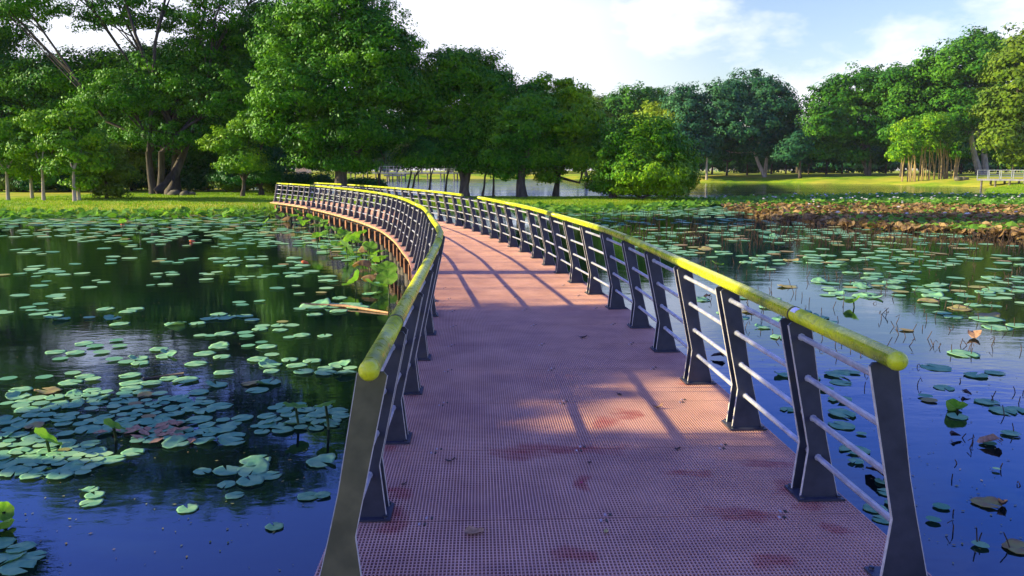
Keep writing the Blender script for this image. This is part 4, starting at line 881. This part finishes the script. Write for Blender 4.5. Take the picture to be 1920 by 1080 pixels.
for i, (px, py, s_, lb) in enumerate([(1853, 835, .10, 'curled brown leaf on blue water near the right edge'), (1826, 634, .15, 'curled tan leaf on water at right by the tree reflection'), (1813, 742, .05, 'small dark brown curled leaf on blue water'), (1793, 822, .05, 'tiny dark curled leaf left of the curled brown leaf'), (1880, 948, .05, 'dark leaf scrap at lower right water'),
        (1650, 895, .14, 'dark dead leaves behind the right end post rods'), (1345, 672, .09, 'dark dead leaf beyond the fourth right post'), (1325, 559, .08, 'reddish dead leaf beyond the middle posts')]):
    g = G(px, py); m = MB()
    for k in range(3):
        V = []
        for q in range(9):
            aa = 2 * math.pi * q / 9; V.append((s_ * math.cos(aa) * (1 - .2 * k) + .3 * s_ * k, s_ * .6 * math.sin(aa), .02 + s_ * .5 * math.sin(aa) ** 2 + .01 * k))
        m.add(V, [tuple(range(9))], False)
    o = m.obj('floating_leaf', M['brown_leaf'] if i < 2 else M['dark_leaf']); o.location = (g[0], g[1], WAT); o.rotation_euler = (0, 0, i); tag(o, lb, 'leaf')

# ------------------------------------------------------------ dead lotus stalks
rg = np.random.default_rng(44); SK = []
for i in range(8):
    m = MB(); h = 1.0; b = rg.normal() * .15
    if i % 3 == 2: pts = [(0, 0, -.3), (b * .3, 0, .5), (b + .12, .02, .95), (b + .42, .05, .55)]
    else: pts = [(0, 0, -.3), (b * .4, 0, .5), (b, .03, 1.0)]
    m.tube(pts, [.055, .05, .045] + ([.04] if len(pts) > 3 else []), 5); SK.append(m.mesh('dead_stalk', M['dead_stem']))
def skpts(n, poly):
    out = []; xs = [q[0] for q in poly]; ys = [q[1] for q in poly]
    while len(out) < n:
        x, y = rg.uniform(min(xs), max(xs)), rg.uniform(min(ys), max(ys))
        if inpoly(x, y, poly): 
            g = G(x, y)
            if not on_bridge(g[0], g[1]): out.append(g)
    return out
sk = skpts(28, [(1500, 640), (1920, 640), (1920, 1060), (1780, 1060), (1700, 800)]) + skpts(110, [(1270, 530), (1500, 500), (1920, 600), (1920, 660), (1560, 680), (1400, 620)]) + skpts(130, [(1180, 450), (1920, 470), (1920, 590), (1500, 520), (1250, 500)])
for g in sk[:290]:
    d = math.hypot(g[0], g[1]); o = bpy.data.objects.new('dead_stalk', SK[rg.integers(8)]); C.objects.link(o); h = rg.uniform(.03, .11) * (1 + .035 * d); o.location = (g[0], g[1], WAT); o.rotation_euler = (rg.normal() * .25, rg.normal() * .25, rg.uniform(0, 6)); o.scale = (.07 + .003 * d, .07 + .003 * d, h)
    tag(o, 'short dark dead stalk poking from deep blue water at lower right' if d < 10 else 'thin dead stalk among pads on the bright right water' if d < 18 else 'thin dead stalk in the tree reflection on the right water', 'stalk', 'dead lotus stalks right of the footbridge')
sk2 = skpts(900, [(1080, 400), (1500, 400), (1920, 430), (1920, 470), (1200, 460)]); V = []
for g in sk2:
    h = rg.uniform(.12, .45); w_ = .012; l = rg.normal() * .08; a = rg.uniform(0, 3.1); e = np.array([math.cos(a), math.sin(a), 0]) * w_
    tp = g + [l, 0, h]; V += [g - e, g + e, tp + e * .6, tp - e * .6]; e2 = np.array([-e[1], e[0], 0]); V += [g - e2, g + e2, tp + e2 * .6, tp - e2 * .6]
tag(link('dead_stalks', npmesh('dead_stalks', np.array(V), 4, M['dead_stem'])), 'thicket of dead brown stalks in front of the lotus bed', 'stalks', kind='stuff')

# ------------------------------------------------------------ lotus bed
def disc_field(name, n, poly, m, hlo, hhi, rlo, rhi, tilt, label, cat, seed, stems=True):
    rg = np.random.default_rng(seed); V = []; k = 0; xs = [q[0] for q in poly]; ys = [q[1] for q in poly]; N8 = 8
    while k < n:
        x, y = rg.uniform(min(xs), max(xs)), rg.uniform(min(ys), max(ys))
        if not inpoly(x, y, poly): continue
        g = G(x, y); k += 1; h = rg.uniform(hlo, hhi); r = rg.uniform(rlo, rhi); nn = unit(np.array([rg.normal() * tilt, rg.normal() * tilt, 1.0])); e1 = unit(np.cross(nn, [0, 1, .1])); e2 = np.cross(nn, e1); c = g + [0, 0, h]
        a = 2 * math.pi * np.arange(N8) / N8; cup = rg.uniform(-.25, .4)
        ring = c + np.outer(np.cos(a) * r, e1) + np.outer(np.sin(a) * r, e2) + np.outer(cup * r * (np.cos(2 * a + k)), nn)
        for j in range(N8): V += [c, ring[j], ring[(j + 1) % N8]]
    V = np.array(V); me_ = bpy.data.meshes.new(name); me_.from_pydata(V.tolist(), [], np.arange(len(V)).reshape(-1, 3).tolist()); me_.materials.append(m)
    import bmesh as bm_; b = bm_.new(); b.from_mesh(me_); bm_.ops.remove_doubles(b, verts=b.verts, dist=.0004); b.to_mesh(me_); b.free()
    tag(link(name, me_), label, cat, kind='stuff')
disc_field('withered_lotus_bed', 6200, [(1350, 388), (1500, 385), (1700, 386), (1925, 390), (1925, 450), (1780, 440), (1600, 428), (1440, 412)], M['withered'], .02, .24, .08, .18, .6, 'broad bed of withered brown lotus leaves on the right of the lake', 'lotus bed', 1)
disc_field('lotus_bed', 4200, [(1230, 380), (1440, 372), (1700, 367), (1925, 369), (1925, 392), (1700, 388), (1480, 386), (1250, 388)], M['lotus'], .05, .34, .10, .22, .4, 'green lotus bed with white blooms behind the withered leaves', 'lotus bed', 2)
disc_field('lotus_patch', 480, [(1350, 388), (1500, 384), (1700, 384), (1925, 388), (1925, 436), (1780, 430), (1600, 418), (1440, 408)], M['lotus'], .08, .28, .08, .17, .5, 'living green leaves dotted through the withered lotus bed', 'lotus bed', 13)
disc_field('lotus_patch', 260, [(1400, 405), (1560, 420), (1700, 418), (1925, 424), (1925, 446), (1790, 440), (1650, 430)], M['lotus'], .05, .3, .10, .24, .4, 'green lotus leaves at the front edge of the withered bed', 'lotus bed', 3)
disc_field('shore_lotus', 420, [(960, 391), (1060, 394), (1130, 396), (1230, 390), (1300, 380), (1380, 384), (1300, 392), (1100, 402), (980, 398)], M['lotus'], .05, .35, .12, .26, .4, 'low lotus leaves along the grassy shore in front of the round tree', 'lotus bed', 4)
disc_field('shore_lotus', 260, [(0, 403), (300, 404), (500, 402), (560, 408), (400, 410), (0, 412)], M['lotus'], .05, .35, .12, .26, .4, 'low lotus leaves along the left lawn shore', 'lotus bed', 5)
m = MB()
for ring, (nn_, el, l) in enumerate(((8, .35, 1.0), (6, .8, .9), (4, 1.2, .75))):
    for k in range(nn_):
        a = 2 * math.pi * (k + .5 * ring) / nn_; ca, sa = math.cos(a), math.sin(a); c_, s__ = math.cos(el), math.sin(el)
        p0 = np.array([0, 0, 0]); t1 = np.array([ca * c_ * l, sa * c_ * l, s__ * l]); md = t1 * .55; pr = np.array([-sa, ca, 0]) * .24
        m.add([p0, md + pr, t1, md - pr], [(0, 1, 2, 3)])
FL = m.mesh('petals', M['petal']); m = MB(); m.ball((0, 0, .25), .2, 8, 6); m.obj  # seed head
HM = m.mesh('seed_head', M['yellow_leaf']); rg = np.random.default_rng(8)
fl = [(rg.uniform(1480, 1920), rg.uniform(370, 388)) for _ in range(85)] + [(rg.uniform(1230, 1480), rg.uniform(374, 385)) for _ in range(12)] + [(rg.uniform(1500, 1920), rg.uniform(388, 425)) for _ in range(16)]
for px, py in fl:
    g = G(px, py); o = empty('lotus_flower', (g[0], g[1], WAT + rg.uniform(.28, .48)), rg.uniform(0, 6)); o.scale = (rg.uniform(.10, .17),) * 3
    link('petals', FL, o); link('seed_head', HM, o)
    s_ = link('stem', STM, o); s_.scale = (1.5, 1.5, 3)
    tag(o, 'white lotus flower in the brown withered lotus bed' if py > 387 else 'white lotus flower at the left end of the green lotus bed' if px < 1480 else 'white lotus flower in the green lotus bed', 'flower', 'white lotus flowers on the right of the lake')

# ------------------------------------------------------------ grass
rg = np.random.default_rng(77)
def blades(name, pts, hlo, hhi, wd, label):
    n = len(pts); h = rg.uniform(hlo, hhi, (n, 1)); a = rg.uniform(0, math.pi, (n, 1)); e = np.concatenate([np.cos(a), np.sin(a), np.zeros((n, 1))], 1) * wd
    tp = pts + np.concatenate([rg.normal(size=(n, 2)) * .25, np.ones((n, 1))], 1) * h
    V = np.stack([pts - e, pts + e, tp], 1).reshape(-1, 3); tag(link(name, npmesh(name, V, 3, M['grass'])), label, 'grass', kind='stuff')
def gpts(n, xr, yr, smax, smin=.05, poly=PEN):
    X = rg.uniform(*xr, n); Y = rg.uniform(*yr, n); s_ = sdf(poly, X, Y) + wob(X, Y) * .5; k = (s_ > smin) & (s_ < smax); X, Y = X[k], Y[k]; return np.stack([X, Y, ground_z(X, Y) - .02], 1)
blades('grass', gpts(170000, (-34, 16), (37, 72), 30), .05, .13, .022, 'short green grass covering the peninsula lawn')
blades('shore_grass', gpts(160000, (-32, 16), (36, 62), 1.2, -.1), .10, .38, .02, 'longer grass fringing the waterline of the peninsula')
blades('far_grass', gpts(90000, (38, 75), (58, 100), 25, .05, FAR), .05, .16, .03, 'grass on the lawn at the right edge of the lake')

# ------------------------------------------------------------ haze
m = bpy.data.materials.new('haze'); m.use_nodes = True; t = m.node_tree; t.nodes.clear(); o_ = nd(t, 'ShaderNodeOutputMaterial'); pv_ = nd(t, 'ShaderNodeVolumePrincipled')
pv_.inputs['Color'].default_value = (0.80, 0.88, 1.0, 1); pv_.inputs['Density'].default_value = 0.0001; t.links.new(pv_.outputs[0], o_.inputs['Volume'])
hz = MB(); hz.box((0, 420, 16.5), (1900, 1000, 43)); tag(hz.obj('haze', m), kind='stuff')

rg = np.random.default_rng(303); V = []
for poly in ([(0, 560), (700, 560), (560, 1075), (0, 1075)], [(1300, 520), (1915, 560), (1915, 1075), (1800, 1075), (1500, 760)]):
    for g in skpts(260, poly):
        a = rg.uniform(0, 3); l = rg.uniform(.006, .018); e = np.array([math.cos(a), math.sin(a), 0]) * l; f_ = np.array([-math.sin(a), math.cos(a), 0]) * l * .5; c = g + [0, 0, .006]; V += [c - e, c - f_, c + e, c + f_]
tag(link('floating_specks', npmesh('floating_specks', np.array(V), 4, M['pad_old'])), 'tiny specks of leaf litter drifting on the near water', 'litter', kind='stuff')
